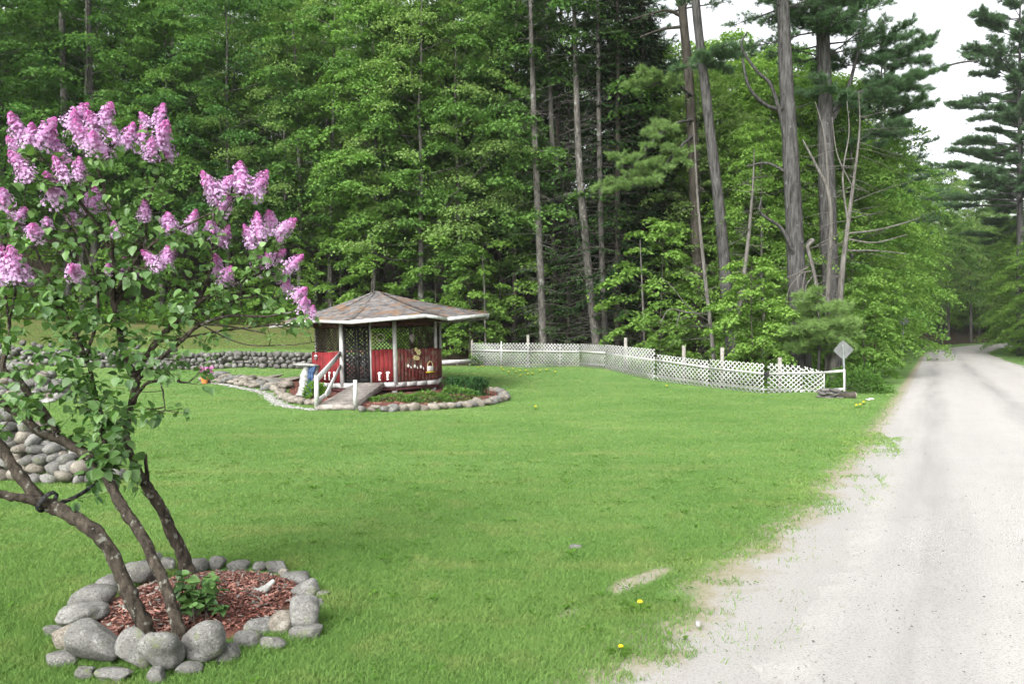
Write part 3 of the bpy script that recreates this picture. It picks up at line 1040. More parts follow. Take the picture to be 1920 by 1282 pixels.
pxl, pyl = r0[0] - .50, 20.02
post_at(pxl, pyl, .10, .865, .095, 'white_paint', ramp)
post_at(pxl, pyl, -.03, .098, .088, 'old_wood', ramp, 'post_foot')
post_at(r0[0] + .46, 20.05, .06, .75, .085, 'white_paint', ramp)
post_at(r0[0] + .46, 20.05, -.03, .058, .08, 'old_wood', ramp, 'post_foot')
tr = np.array([CORN[0][0] + GC[0] - .06, GC[1] + CORN[0][1] - .09, 0])
mb = MB(); bar(mb, (pxl + .02, pyl + .06, .79), (tr[0], tr[1], 1.33), .045, .15); mb.build('rail', MAT['white_paint'], ramp)
mb = MB(); bar(mb, (pxl + .10, pyl + .55, .33), (tr[0], tr[1], .93), .045, .13); mb.build('rail', MAT['white_paint'], ramp)
mb = MB(); bar(mb, (pxl + .0, pyl + .06, .22), (pxl + .12, pyl + 1.0, .40), .04, .10); mb.build('brace', MAT['white_paint'], ramp)


# ------------------------------------------------------------------ small things on and by the gazebo
def on_face(a, b_, s, z, off):
    """a world point on a gazebo face: s metres from corner a, height z, off in front"""
    a, b_ = np.asarray(a), np.asarray(b_)
    d = unit(b_ - a); o_ = np.array([d[1], -d[0]])
    q = a + d * s + o_ * off
    return np.array([q[0] + GC[0], q[1] + GC[1], z + .024 * q[0]]), d, o_


def petal_flower(mb, c, d, r, mat=0, mid=1, n=6):
    up = np.array([0, 0, 1.0]); D3 = np.array([d[0], d[1], 0]); N3 = np.array([d[1], -d[0], 0])
    for k in range(n):
        a = 2 * math.pi * k / n
        w = D3 * math.cos(a) + up * math.sin(a); s_ = -D3 * math.sin(a) + up * math.cos(a)
        th = np.linspace(0, 2 * math.pi, 9)[:-1]
        ring = c + w * r * .58 + np.cos(th)[:, None] * w * r * .42 + np.sin(th)[:, None] * s_ * r * .26
        V = np.vstack([ring + N3 * .012, ring])
        k_ = np.arange(8)
        mb.add(V, np.stack([k_, k_ + 8, (k_ + 1) % 8 + 8, (k_ + 1) % 8], 1), mat)
        mb.add(np.vstack([ring + N3 * .012, c + w * r * .58 + N3 * .016]), np.stack([k_, (k_ + 1) % 8, np.full(8, 8)], 1), mat)
    V, Fc = ICO[1]
    mb.add(c + N3 * .015 + V * r * .22, Fc, mid)


def blob(mb, c, s, mat=0, R=np.eye(3), sub=2, tint=.5):
    V, Fc = ICO[sub]
    mb.add(np.asarray(c) + (V * np.asarray(s)) @ R.T, Fc, mat, tint)


FA, FB = CORN[1], CORN[2]
c, d, o_ = on_face(FA, FB, .80, PTOP - .10, .085)
mb = MB(); petal_flower(mb, c + np.r_[d * .05, .0], d, .105); petal_flower(mb, c + np.r_[-d * .06, .09], d, .07)
tag(mb.build('flower_ornament', [MAT['cream'], MAT['brown_carving']]), 'yellow flower cutout ornament highest on the faded red panel of the gazebo', 'ornament')
c, d, o_ = on_face(FA, FB, .75, PTOP - .275, .085)
mb = MB(); petal_flower(mb, c + np.r_[-d * .045, .0], d, .095); petal_flower(mb, c + np.r_[d * .07, -.01], d, .075)
tag(mb.build('flower_ornament', [MAT['cream'], MAT['brown_carving']]), 'yellow double flower ornament just below the topmost flower on the faded panel', 'ornament')


def goose(s, z, label):
    c, d, o_ = on_face(FA, FB, s, z, .09)
    D3, N3, up = np.array([d[0], d[1], 0]), np.array([o_[0], o_[1], 0]), np.array([0, 0, 1.0])
    Rm = np.stack([D3, N3, up], 1)
    g = thing('rabbit_cutout', label, 'ornament', tuple(c), group='rabbit cutouts on the gazebo')
    mb = MB(); blob(mb, (0, 0, 0), (.062, .018, .085), 0, Rm); blob(mb, D3 * .02 + up * .10, (.04, .016, .042), 0, Rm)
    tube(mb, [D3 * .0 + up * .12, -D3 * .035 + up * .20, -D3 * .05 + up * .25], [.016, .018, .006], 6)
    tube(mb, [D3 * .03 + up * .12, D3 * .045 + up * .20, D3 * .04 + up * .26], [.016, .018, .006], 6)
    mb.build('body', MAT['brown_carving'], g)
    mb = MB(); blob(mb, D3 * .005 - up * .005 + N3 * .012, (.040, .014, .060), 0, Rm); mb.build('bib', MAT['white_bit'], g)
    mb = MB(); blob(mb, D3 * .115 - up * .055 + N3 * .005, (.020, .012, .05), 0, Rm @ rot_eul(0, -.3, 0)); mb.build('basket', MAT['white_bit'], g)


goose(.42, PTOP - .52, 'carved rabbit cutout with white bib, nearest the corner post on the faded panel')
goose(.68, PTOP - .54, 'carved rabbit cutout with white bib, in the middle of the three on the faded panel')
goose(.93, PTOP - .57, 'carved rabbit cutout with white bib, beside the white basket plaque')
c, d, o_ = on_face(FA, FB, 1.33, PTOP - .60, .09)
D3, N3, up = np.array([d[0], d[1], 0]), np.array([o_[0], o_[1], 0]), np.array([0, 0, 1.0])
g = thing('basket_plaque', 'white basket plaque with a round handle on a yellow shelf of the faded gazebo panel', 'plaque', tuple(c))
mb = MB(); bar(mb, -D3 * .12 - up * .05, D3 * .12 - up * .05, .03, .17); mb.build('basket', MAT['white_bit'], g)
mb = MB(); th = np.linspace(0, math.pi, 12); tube(mb, np.array([D3 * math.cos(a) * .11 + up * (.03 + math.sin(a) * .16) for a in th]), .014, 6); mb.build('handle', MAT['cream'], g)
mb = MB(); bar(mb, -D3 * .17 - up * .165 + N3 * .01, D3 * .17 - up * .165 + N3 * .01, .06, .03); mb.build('shelf', MAT['yellow'], g)


def hook(face, s, z, label):
    c, d, o_ = on_face(*face, s, z, .06)
    D3, up = np.array([d[0], d[1], 0]), np.array([0, 0, 1.0])
    N3 = np.array([o_[0], o_[1], 0]); Rm = np.stack([D3, N3, up], 1)
    mb = MB()
    bar(mb, up * -.14, up * .02, .055, .018, up=N3)
    blob(mb, up * .06, (.055, .018, .048), 0, Rm); blob(mb, D3 * .05 + up * .065, (.03, .015, .03), 0, Rm)
    blob(mb, -up * .15 + D3 * .01, (.045, .02, .022), 0, Rm)
    o = mb.build('white_cutout', MAT['white_bit']); o.location = tuple(c)
    tag(o, label, 'ornament', 'white cutouts at the foot of the bright red panels')


hook((CORN[0], CORN[1]), 1.17, FZ + .22, 'white cutout low on the front red panel, nearer the door')
hook((CORN[0], CORN[1]), 1.43, FZ + .23, 'white cutout low on the front red panel, nearer the corner post')
hook((CORN[7], CORN[0]), .72, FZ + .26, 'white cutout on the left red panel, farthest from the door')
hook((CORN[7], CORN[0]), .98, FZ + .25, 'white cutout on the left red panel, between its two neighbours')
hook((CORN[7], CORN[0]), 1.26, FZ + .26, 'white cutout on the left red panel, close behind the handrail')
c, d, o_ = on_face(CORN[7], CORN[0], .24, PTOP - .20, .10)
lamp = thing('wall_lantern', 'small pale lantern fixed to the upper corner of the left red panel', 'lantern', tuple(c))
mb = MB()
tube(mb, [(0, 0, -.07), (0, 0, .05)], [.045, .062], 8); mb.build('body', MAT['stone'], lamp)
mb = MB(); tube(mb, [(0, 0, .051), (0, 0, .085), (0, 0, .10)], [.075, .03, .01], 8); mb.build('cap', MAT['white_bit'], lamp)
mb = MB(); bar(mb, (0, .02, 0), (.07, .09, 0), .02, .02); mb.build('bracket', MAT['stone'], lamp)
# hanging in the openings
c, d, o_ = on_face(CORN[0], CORN[1], 1.20, 1.83, .05)
mb = MB(); th = np.linspace(0, 2 * math.pi, 25); tube(mb, np.array([[math.cos(a) * .13, 0, math.sin(a) * .11] for a in th]), .016, 6, cap=False)
blob(mb, (.0, -.01, -.10), (.06, .02, .03))
o = mb.build('ring_wreath', MAT['old_wood']); o.location = tuple(c); tag(o, 'thin grey ring wreath hanging on the lattice beside the gazebo door', 'wreath')
c, d, o_ = on_face(FA, FB, .62, 1.80, .05)
mb = MB(); Rm = np.stack([np.array([d[0], d[1], 0]), np.array([o_[0], o_[1], 0]), np.array([0, 0, 1.0])], 1)
blob(mb, (0, 0, .02), (.115, .02, .125), 0, Rm); blob(mb, (0, 0, -.11), (.05, .02, .06), 0, Rm)
o = mb.build('oval_plaque', MAT['old_wood']); o.location = tuple(c); tag(o, 'grey oval plaque hanging on the right lattice screen of the gazebo', 'plaque')

# the weathered chute with its blue face, leaning at the gazebo's left side
ch = thing('garden_chute', 'bleached wooden chute with a blue face leaning at the left end of the gazebo', 'garden ornament', (0, 0, 0))
b0, b1 = px(572, 737, 24.3), px(583, 690, 25.2)
b0[2] = .0
wv = np.array([.26, -.05, 0])
mb = MB()
P = smoothpath(np.array([b0, b0 + [.05, .2, .30], b1 + [-.04, -.1, -.25], b1 + [.02, .05, .08]]), 6)
tube(mb, P - wv * .55, np.linspace(.17, .11, len(P)), 9, rough=.18); mb.build('side', MAT['grey_wood'], ch)
mb = MB(); tube(mb, P + wv * .62 + [0, .1, 0], np.linspace(.12, .09, len(P)), 9, rough=.12); mb.build('side', MAT['stone_dark'], ch)
mb = MB()
for k in range(5):
    tube(mb, P + wv * (-.15 + .15 * k) + [0, -.03 + .012 * (k % 2), .015 * (k % 3)], .052, 6, rough=.2, tint=.3 + .13 * k)
mb.build('blue_face', MAT['blue'], ch)
mb = MB(); blob(mb, b1 + [-.15, .0, .10], (.42, .17, .055), 0, rot_eul(0, .06, .2)); mb.build('cap_slab', MAT['grey_wood'], ch)

# low white plank between gazebo and fence
pk = MB(); a, b_ = px(828, 679, 36.5), px(884, 676.5, 37.6)
bar(pk, a, b_, .10, .17, tint=.5)
for q in (.08, .5, .93):
    c = a + (b_ - a) * q; bar(pk, c - [0, -.03, .35], c - [0, -.03, .08], .08, .08, up=(0, 1, 0), tint=.35)
tag(pk.build('low_rail', MAT['white_paint']), 'low white plank rail between the gazebo and the lattice fence', 'rail')

# ------------------------------------------------------------------ lattice fence
fence = thing('lattice_fence', 'long white lattice fence on wooden posts along the far edge of the lawn', 'fence')
FP = np.array([px(u, v, Y) for (u, v, tv, Y) in FENCE])
FT = np.array([px(u, tv, Y)[2] for (u, v, tv, Y) in FENCE])


def lat_panel(p0, p1, z0a, z0b, z1a, z1b, tint, off=0, label=None):
    p0, p1 = np.asarray(p0, float), np.asarray(p1, float)
    mb = MB()
    d = unit((p1 - p0)[:2]); nrm = np.array([d[1], -d[0]]) * off
    lattice(mb, p0[:2] + nrm, p1[:2] + nrm, z0a, z0b, z1a - z0a, z1b - z0b, .172, .034, .012, tint=tint)
    o = mb.build('lattice_panel', MAT['white_old'], fence)
    if label: o['label'] = label


def lerp(a, b_, t): return a + (b_ - a) * t


for (i0, i1, tn, dz0, dz1, off) in ((0, 1, .42, 0, 0, 0), (1, 2, .40, 0, 0, .01), (2, 3, .38, .01, .0, 0), (3, 4, .52, .02, .03, .05), (4, 5, .56, -.16, -.10, .0), (5, 6, .58, -.04, 0, .012)):
    A_, B_ = FP[i0], FP[i1]
    lat_panel(A_ * (1 - .004) + B_ * .004, B_, A_[2] - .02, B_[2] - .02, FT[i0] + dz0, FT[i1] + dz1, tn, off)
A_, B_ = FP[6] * .94 + FP[7] * .06, FP[7]
Bm = FP[6] * .35 + FP[7] * .65
zm = FT[6] * .35 + FT[7] * .65
lat_panel(A_, Bm, FP[6][2] - .05, FP[7][2] - .02, FT[6] + .02, zm + .03, .55, .03, 'end panel of lattice with its cut top corner')
lat_panel(Bm, B_, FP[7][2] - .02, FP[7][2] - .02, zm + .03, FT[7] - .10, .55, .03)
# rails
for k in range(7):
    for fr, drop in ((.33, 0), (.86, 0)):
        if fr > .5 and k in (0, 1): continue
        A_, B_ = FP[k], FP[k + 1]
        fb = fr if (k < 6 or fr > .5) else .15
        za = FT[k] * (1 - fr) + A_[2] * fr; zb = FT[k + 1] * (1 - fb) + B_[2] * fb
        mb = MB(); d = unit((B_ - A_)[:2]); nn = np.array([d[1], -d[0], 0]) * -.045 if fr > .5 else np.array([d[1], -d[0], 0]) * .035
        if k == 6: B_ = B_ * 1.0
        bar(mb, np.r_[A_[:2], za] + nn, np.r_[B_[:2], zb] + nn, .03, .065 if fr < .5 else .05, tint=rng.uniform(.40, .50))
        mb.build('rail', MAT['white_old'], fence)
E1 = px(1583, 735, 25.6)
za = FT[7] * .85 + FP[7][2] * .15
mb = MB(); bar(mb, np.r_[FP[7][:2], za] + [0, -.03, 0], np.array([E1[0], E1[1] - .03, px(1583, 694.5, 25.6)[2]]), .03, .075); mb.build('rail', MAT['white_paint'], fence)
mb = MB(); bar(mb, np.r_[FP[7][:2], FP[7][2] + .12], np.array([E1[0], E1[1], E1[2] + .10]), .03, .07, tint=.45); mb.build('rail', MAT['white_paint'], fence)
post_at(E1[0], E1[1], E1[2] - .1, px(1583, 692, 25.6)[2], .05, 'white_paint', fence)
mb = MB(); bar(mb, FP[7] + [0, 0, -.02], np.r_[FP[7][:2], FT[7] - .12], .04, .05, up=(0, 1, 0)); mb.build('stile', MAT['white_old'], fence)
for (u, v, s_, Y) in ((885, 637, 0, 38.2), (990, 628, 0, 36.4), (1173, 633, 0, 32.5), (1282, 648, 0, 29.7), (1354, 651, 0, 28.3), (1462, 670, 0, 26.95)):
    q = px(u, v, Y + .12)
    zb = h1(q[0], q[1])
    p_ = post_at(q[0], q[1], zb - .1, q[2], .115 if u > 900 else .09, 'post_wood', fence)
for (u, v0, v1, Y) in ((940, 640, 688, 37.1), (1050, 646, 689, 35.3)):
    q = px(u, v0, Y); post_at(q[0], q[1] - .04, h1(q[0], q[1]) - .03, q[2], .06, 'white_old', fence, 'stile')
q = px(1434, 703, 26.95)
mb = MB()
for k in range(4): blob(mb, q + [rng.uniform(-.10, .10), -.06, rng.uniform(-.09, .08)], (.08, .03, .06), 0, rot_eul(0, rng.uniform(-1, 1), 0))
tube(mb, [q + [0, -.05, -.05], q + [.05, -.05, -.18], q + [.03, -.05, -.30]], [.03, .025, .01], 6)
tag(mb.build('tied_rag', MAT['black']), 'black rag caught in the white lattice near its right end', 'rag')


# ------------------------------------------------------------------ road signs seen from the back
def sign(base, zc, half, yaw, lean, label, mpost='post_green'):
    g = thing('road_sign', label, 'road sign', tuple(base), (lean, lean * .8, 0))
    c = np.array([0, 0, zc])
    n_ = np.array([math.sin(yaw), -math.cos(yaw), 0]); s_ = np.array([math.cos(yaw), math.sin(yaw), 0]); up = np.array([0, 0, 1.0])
    ang = np.linspace(0, 2 * math.pi, 17)[:-1]
    R_d = np.array([1 / (abs(math.cos(a)) + abs(math.sin(a))) for a in ang]); R_d = np.minimum(R_d, .95)
    ring = c + (s_ * np.cos(ang)[:, None] + up * np.sin(ang)[:, None]) * (R_d * half)[:, None]
    mb = MB(); V = np.vstack([ring + n_ * .004, ring - n_ * .004, c + n_ * .004, c - n_ * .004])
    k = np.arange(16); k2 = (k + 1) % 16
    mb.add(V, np.vstack([np.stack([k, k2, np.full(16, 32)], 1), np.stack([k2 + 16, k + 16, np.full(16, 33)], 1)]))
    mb.T  # faces of the plate
    mb.add(V, np.stack([k, k + 16, k2 + 16, k2], 1))
    mb.build('sign_plate', MAT['metal_back'], g)
    mb = MB(); bar(mb, n_ * .03 + [0, 0, -.2], n_ * .03 + [0, 0, zc + half * .55], .06, .035, up=n_); mb.build('post', MAT[mpost], g)
    for dz in (-.2, .2):
        mb = MB(); blob(mb, c + n_ * .05 + up * dz * half * 1.2, (.016, .016, .016)); mb.build('bolt', MAT['metal_back'], g)
    return g


sb = px(1586, 736, 25.7); sb[2] = h1(sb[0], sb[1])
sign(sb, px(1579, 656, 25.7)[2] - sb[2], .335, -.72, -.045, 'grey back of a diamond road sign leaning at the right end of the lattice fence')
sb = px(1692, 640, 47); sb[2] = h1(sb[0], sb[1])
sign(sb, px(1690, 602, 47)[2] - sb[2], .36, -.9, .02, 'second diamond sign back, half hidden in the dark leaves farther up the road')

# ------------------------------------------------------------------ stones
ROCKS = [(410, 600, 330, 250), (640, 640, 200, 250), (800, 650, 250, 250), (1065, 600, 290, 230), (1200, 680, 170, 130), (230, 590, 190, 180), (190, 720, 200, 100),
         (330, 800, 110, 90), (520, 815, 200, 90), (770, 815, 110, 110), (980, 775, 150, 80), (1340, 595, 170, 120), (1400, 520, 170, 110), (1500, 615, 150, 100),
         (1540, 490, 140, 160), (1690, 420, 190, 170), (1700, 550, 190, 100), (1690, 290, 170, 110), (1770, 372, 110, 70), (1640, 212, 170, 80), (1800, 312, 90, 50),
         (1520, 140, 120, 80), (1420, 138, 100, 62), (1563, 172, 60, 50), (1280, 132, 120, 62), (1150, 115, 100, 90), (1030, 135, 110, 90), (850, 118, 80, 70),
         (660, 175, 190, 150), (470, 255, 150, 110), (370, 325, 270, 150), (300, 430, 300, 120), (270, 485, 180, 70), (130, 540, 100, 80), (770, 85, 70, 70), (945, 155, 60, 50), (480, 212, 80, 50)]
RNAMES = {0: 'largest grey boulder at the front left of the ring round the lilac', 1: 'tall narrow boulder at the front of the lilac ring, left of the tallest one',
          2: 'upright rounded boulder in the middle of the front of the lilac ring', 3: 'long oval boulder tilted up to the right in front of the mulch',
          4: 'smooth pale stone sunk in grass below the tilted oval boulder', 5: 'dark boulder tucked behind the largest boulder at the far left front', 6: 'low flat stone in the grass left of the largest boulder',
          7: 'small mossy stone below the largest boulder, leftmost in the grass', 8: 'mossy flat stone low in the grass under the tall narrow boulder', 9: 'small pale mossy stone in the grass under the middle boulder',
          10: 'flat pale stone almost buried below the tilted oval boulder', 11: 'small two-toned stone right of the tilted oval boulder', 12: 'brownish round stone above the two-toned stone by the mulch',
          13: 'pale stone in the grass right of the two-toned stone', 14: 'round dark upright stone at the right front of the mulch', 15: 'big triangular grey stone at the right of the ring', 16: 'flat grey stone with weeds below the triangular stone',
          17: 'white topped sloping stone at the right of the ring', 18: 'small stone outside the ring next to the white topped one', 19: 'wide low stone at the back right of the ring', 20: 'pale flat chip outside the ring at its far right',
          21: 'pale rounded stone at the back right of the ring, largest of the back row', 22: 'small rounded grey stone left of the pale one in the back row', 23: 'tiny stone just right of the pale rounded one in the back row',
          24: 'wide grey stone in the middle of the back row', 25: 'humped violet grey stone in the back row', 26: 'rough stone beside the third trunk in the back row', 27: 'small stone between the lilac trunks at the back',
          28: 'big flat pale slab behind the left lilac trunk', 29: 'pale boulder left of the flat slab behind the left trunk', 30: 'large rounded boulder at the left of the ring, upper one', 31: 'broad brown grey boulder at the left under the upper one',
          32: 'long narrow stone resting under the broad brown grey boulder', 33: 'mossy stone at the far left edge of the ring', 34: 'little pale stone behind the middle trunk', 35: 'tiny stone at the foot of the third trunk', 36: 'small stone leaning on the flat slab at the back left'}
for k, (x, y, w, h) in enumerate(ROCKS):
    u, v = 60 + x / 3.31, 1020 + y / 3.31
    wp, hp = w / 3.31, h / 3.31
    vb = v + hp * .46
    lift = .05 if k in (0, 1, 2, 3, 15, 30, 31) else .0
    Y = min((CAMZ - lift) * F / (vb - CV), 6.3)
    if k in (28, 34, 27, 35): Y -= .12
    W, Hh = wp / F * Y, hp / F * Y
    Y += W * .30
    V, Fc = rock_shape(100 + k, 4 if k < 18 else 3, rng.uniform(.1, .6), .075)
    ext = V.max(0) - V.min(0)
    dep = W * rng.uniform(.75, 1.0)
    zz = CAMZ - (v - CV) / F * (Y - .0)
    V = (V - (V.max(0) + V.min(0)) / 2) / ext * np.array([W * 1.10, dep, Hh * 1.08])
    tl = {3: -.35, 15: .15, 17: -.3, 0: .08, 14: .1}.get(k, rng.uniform(-.12, .12))
    V = V @ rot_eul(0, tl, 0).T
    mb = MB(); mb.add(V, Fc, 0, rng.uniform(.40, .68))
    o = mb.build('boulder', MAT['stone'] if k % 9 != 5 else MAT['stone_warm'], smooth=True)
    q = px(u, v, Y); o.location = (q[0], q[1], max(zz, Hh * .30))
    tag(o, RNAMES[k], 'stone', 'stones ringing the lilac')

# mulch inside the ring
MR = (.64, .68)
MC = (-1.99, 5.17)
mb = MB()
th = np.linspace(0, 2 * math.pi, 73)[:-1]
rr = np.array([0.001, .2, .4, .6, .8, .95, 1.05])
V = []
for r_ in rr:
    x = MC[0] + MR[0] * r_ * np.cos(th); y = MC[1] + MR[1] * r_ * np.sin(th)
    V.append(np.c_[x, y, .12 * (1 - r_ ** 2 * .95) + .012 * np.sin(x * 23) * np.cos(y * 19)])
V = np.vstack(V); a = np.arange(72)
mb.add(V, np.vstack([np.stack([k * 72 + a, k * 72 + (a + 1) % 72, (k + 1) * 72 + (a + 1) % 72, (k + 1) * 72 + a], 1) for k in range(6)]))


def chips_on(mb, P, z, lo, hi, mats):
    n = len(P)
    a = rng.uniform(0, 6.28, n); tl = rng.normal(0, .32, n); L = rng.uniform(lo, hi, n); Wd = L * rng.uniform(.18, .4, n)
    D = np.stack([np.cos(a) * np.cos(tl), np.sin(a) * np.cos(tl), np.sin(tl)], 1)
    N = unit(np.c_[rng.normal(0, .35, (n, 2)), np.ones(n)])
    S = unit(np.cross(N, D)); N = np.cross(D, S)
    c = np.c_[P, z]
    T = Wd * .18
    Vv = []
    for sx_ in (-1, 1):
        for sy in (-1, 1):
            for sz in (-1, 1):
                Vv.append(c + D * (L * sx_ / 2)[:, None] + S * (Wd * sy / 2 * (1 if sx_ < 0 else .7))[:, None] + N * (T * sz / 2)[:, None])
    Vv = np.stack(Vv, 1)
    m_ = rng.choice(mats, n)
    for mm in set(mats):
        s = m_ == mm
        k = np.arange(s.sum())[:, None, None] * 8
        mb.add(Vv[s].reshape(-1, 3), (k + BOXF[None]).reshape(-1, 4), mm, np.repeat(rng.uniform(.05, .95, s.sum()), 8))


n = 3600
r_ = np.sqrt(rng.uniform(0, 1, n)) * .92; a = rng.uniform(0, 6.28, n)
P = np.c_[MC[0] + MR[0] * r_ * np.cos(a), MC[1] + MR[1] * r_ * np.sin(a)]
chips_on(mb, P, .125 * (1 - r_ ** 2 * .95) + rng.uniform(0, .018, n), .015, .058, [0, 0, 1, 1, 1, 2])
tag(mb.build('bark_mulch', [MAT['mulch'], MAT['chips'], MAT['post_wood']]), 'red bark mulch inside the stone ring round the lilac', 'mulch', kind='stuff')
# a twisted piece of driftwood
mb = MB()
q = px(478, 1118, 5.15)
tube(mb, smoothpath(np.array([q + [-.10, -.04, -.03], q + [-.04, 0, .0], q + [.04, .02, .03], q + [.11, .05, .09]]), 5), np.interp(np.linspace(0, 1, 16), [0, .3, .7, 1], [.035, .042, .03, .012]), 9, rough=.25)
tube(mb, [q + [-.03, 0, .0], q + [.0, -.05, .02], q + [.05, -.08, .01]], [.02, .018, .006], 7, rough=.2)
tag(mb.build('driftwood', MAT['grey_wood'], smooth=True), 'twisted grey piece of driftwood lying on the red mulch', 'driftwood')

ROCKLIB = []
for k in range(10):
    V, Fc = rock_shape(300 + k, 2, rng.uniform(.2, .8), .10)
    V = (V - (V.max(0) + V.min(0)) / 2) / (V.max(0) - V.min(0)).max() * 1.0
    ROCKLIB.append((V, Fc))
STM = {}
for mname in ('stone', 'stone_warm', 'stone_dark'):
    for k in range(10):
        mb = MB(); mb.add(ROCKLIB[k][0], ROCKLIB[k][1], 0, .5)
        STM[mname, k] = mb.mesh('stone', MAT[mname], True)


def put_stone(x, y, z, s, mname, label, group, name='edging_stone', flat=.65):
    o = bpy.data.objects.new(name, STM[mname, rng.integers(10)])
    COL.objects.link(o)
    o.location = (x, y, z)
    o.scale = (s * rng.uniform(.9, 1.35), s * rng.uniform(.75, 1.1), s * flat * rng.uniform(.8, 1.25))
    o.rotation_euler = (rng.uniform(-.2, .2), rng.uniform(-.2, .2), rng.uniform(0, 6.28))
    return tag(o, label, 'stone', group)


def along(P, step, jit=.0):
    P = np.asarray(P, float)
    seg = np.linalg.norm(np.diff(P, axis=0), axis=1); cum = np.concatenate([[0], np.cumsum(seg)])
    t = np.arange(step / 2, cum[-1], step)
    t = t + rng.uniform(-jit, jit, len(t))
    return np.stack([np.interp(t, cum, P[:, k]) for k in range(P.shape[1])], 1)


front = np.array([px(u, v, CAMZ * F / (v - CV))[:2] for u, v in [(672, 771), (700, 772), (740, 771), (780, 769), (830, 767), (880, 763), (920, 758), (944, 751), (946, 744), (936, 738), (918, 734)]])
for (x, y) in along(front, .26, .05):
    put_stone(x, y, rng.uniform(.05, .09), rng.uniform(.26, .40), 'stone_warm' if rng.uniform() < .6 else 'stone', 'pale edging stone in the curved row below the gazebo mulch bed', 'edging stones right of the ramp')
for (x, y) in along(front[:8], .5, .15):
    put_stone(x + rng.uniform(-.1, .1), y + .22, .10, rng.uniform(.2, .3), 'stone_warm', 'pale edging stone in the curved row below the gazebo mulch bed', 'edging stones right of the ramp')
lefte = np.array([px(u, v, CAMZ * F / (v - CV))[:2] for u, v in [(596, 759), (570, 758), (548, 754), (534, 748), (524, 739), (520, 731)]])
for (x, y) in along(lefte, .24, .05):
    put_stone(x, y, rng.uniform(.06, .10), rng.uniform(.26, .40), 'stone_warm', 'tan edging stone in the curve of stones left of the ramp', 'edging stones left of the ramp')
band = np.array([px(u, v, Y)[:2] for u, v, Y in [(524, 733, 26.3), (490, 729, 27.0), (450, 724, 27.8), (415, 721, 28.3), (384, 720, 28.6)]])
for lay in range(3):
    for (x, y) in along(band, .30, .10):
        yy = y + lay * .42 + rng.uniform(-.15, .15)
        put_stone(x + rng.uniform(-.1, .1), yy, h1(x, yy) + .07 + lay * .035, rng.uniform(.24, .55), rng.choice(['stone_warm', 'stone_warm', 'stone']), 'rough tan stone in the broad low band left of the gazebo', 'stones of the low band', 'band_stone', .5)
for (u, v, Y, s) in ((455, 712, 29.3, 1.1), (490, 712, 29.2, 1.2), (520, 712, 29.1, 1.3), (545, 711, 29, .9), (430, 712, 29.4, .8)):
    q = px(u, v, Y)
    o = put_stone(q[0], q[1], q[2], s, 'stone_warm', 'long flat slab lying on top of the low stone band', 'slabs on the low band', 'flat_slab', .16)
# white pebbles in front of the band
mb = MB()
peb = np.array([px(u, v, CAMZ * F / (v - CV))[:2] for u, v in [(592, 769), (560, 766), (530, 760), (512, 750), (500, 741), (470, 737), (430, 733), (380, 730)]])
Pp = along(peb, .02, .02); Pp = np.repeat(Pp, 3, 0) + rng.normal(0, .09, (len(Pp) * 3, 2))
V1, F1 = ICO[1]
zz = H(Pp[:, 0], Pp[:, 1])
for p_, z_ in zip(Pp, zz):
    s = rng.uniform(.015, .036)
    mb.add(np.r_[p_, z_ + s * .4] + V1 * [s, s * .8, s * .6], F1, 0, rng.uniform(.3, .7))
tag(mb.build('pebbles', MAT['white_pebbles'], smooth=True), 'strip of white pebbles along the foot of the tan stones', 'pebbles', kind='stuff')

# things set on the stone band
q = px(461, 716, 28.4)
g = thing('solar_light', 'small white and purple box light standing on the low stone band', 'garden light', tuple(q))
mb = MB(); box(mb, (.03, 0, 0), (.10, .10, .24)); mb.build('body', MAT['white_bit'], g)
mb = MB(); box(mb, (-.075, 0.02, -.01), (.11, .12, .20)); mb.build('side_case', MAT['purple'], g)
q = px(384, 716, 28.2)
g = thing('potted_flower', 'pink flowering plant in an orange pot at the left end of the stone band', 'plant', (q[0], q[1], h1(q[0], q[1])))
mb = MB(); tube(mb, [(0, 0, 0), (0, 0, .10), (0, 0, .20), (0, 0, .23)], [.09, .12, .14, .15], 12); mb.build('pot', MAT['orange'], g)
mb = MB()
for k in range(24):
    c = np.array([rng.uniform(-.2, .25), rng.uniform(-.2, .2), rng.uniform(.38, .58)]); petal_flower(mb, c, unit(rng.normal(size=2)), .07)
mb.build('blossoms', [MAT['pink'], MAT['yellow']], g)
mb = MB(); n = 120; leaves(mb, np.c_[rng.normal(0, .1, (n, 2)), rng.uniform(.22, .42, n)], np.c_[rng.normal(0, 1, (n, 2)), rng.uniform(-.2, .8, n)], np.tile([0, 0, 1], (n, 1)), .11, .05, 0, rng.uniform(0, 1, n)); mb.build('leaves', MAT['fern'], g)


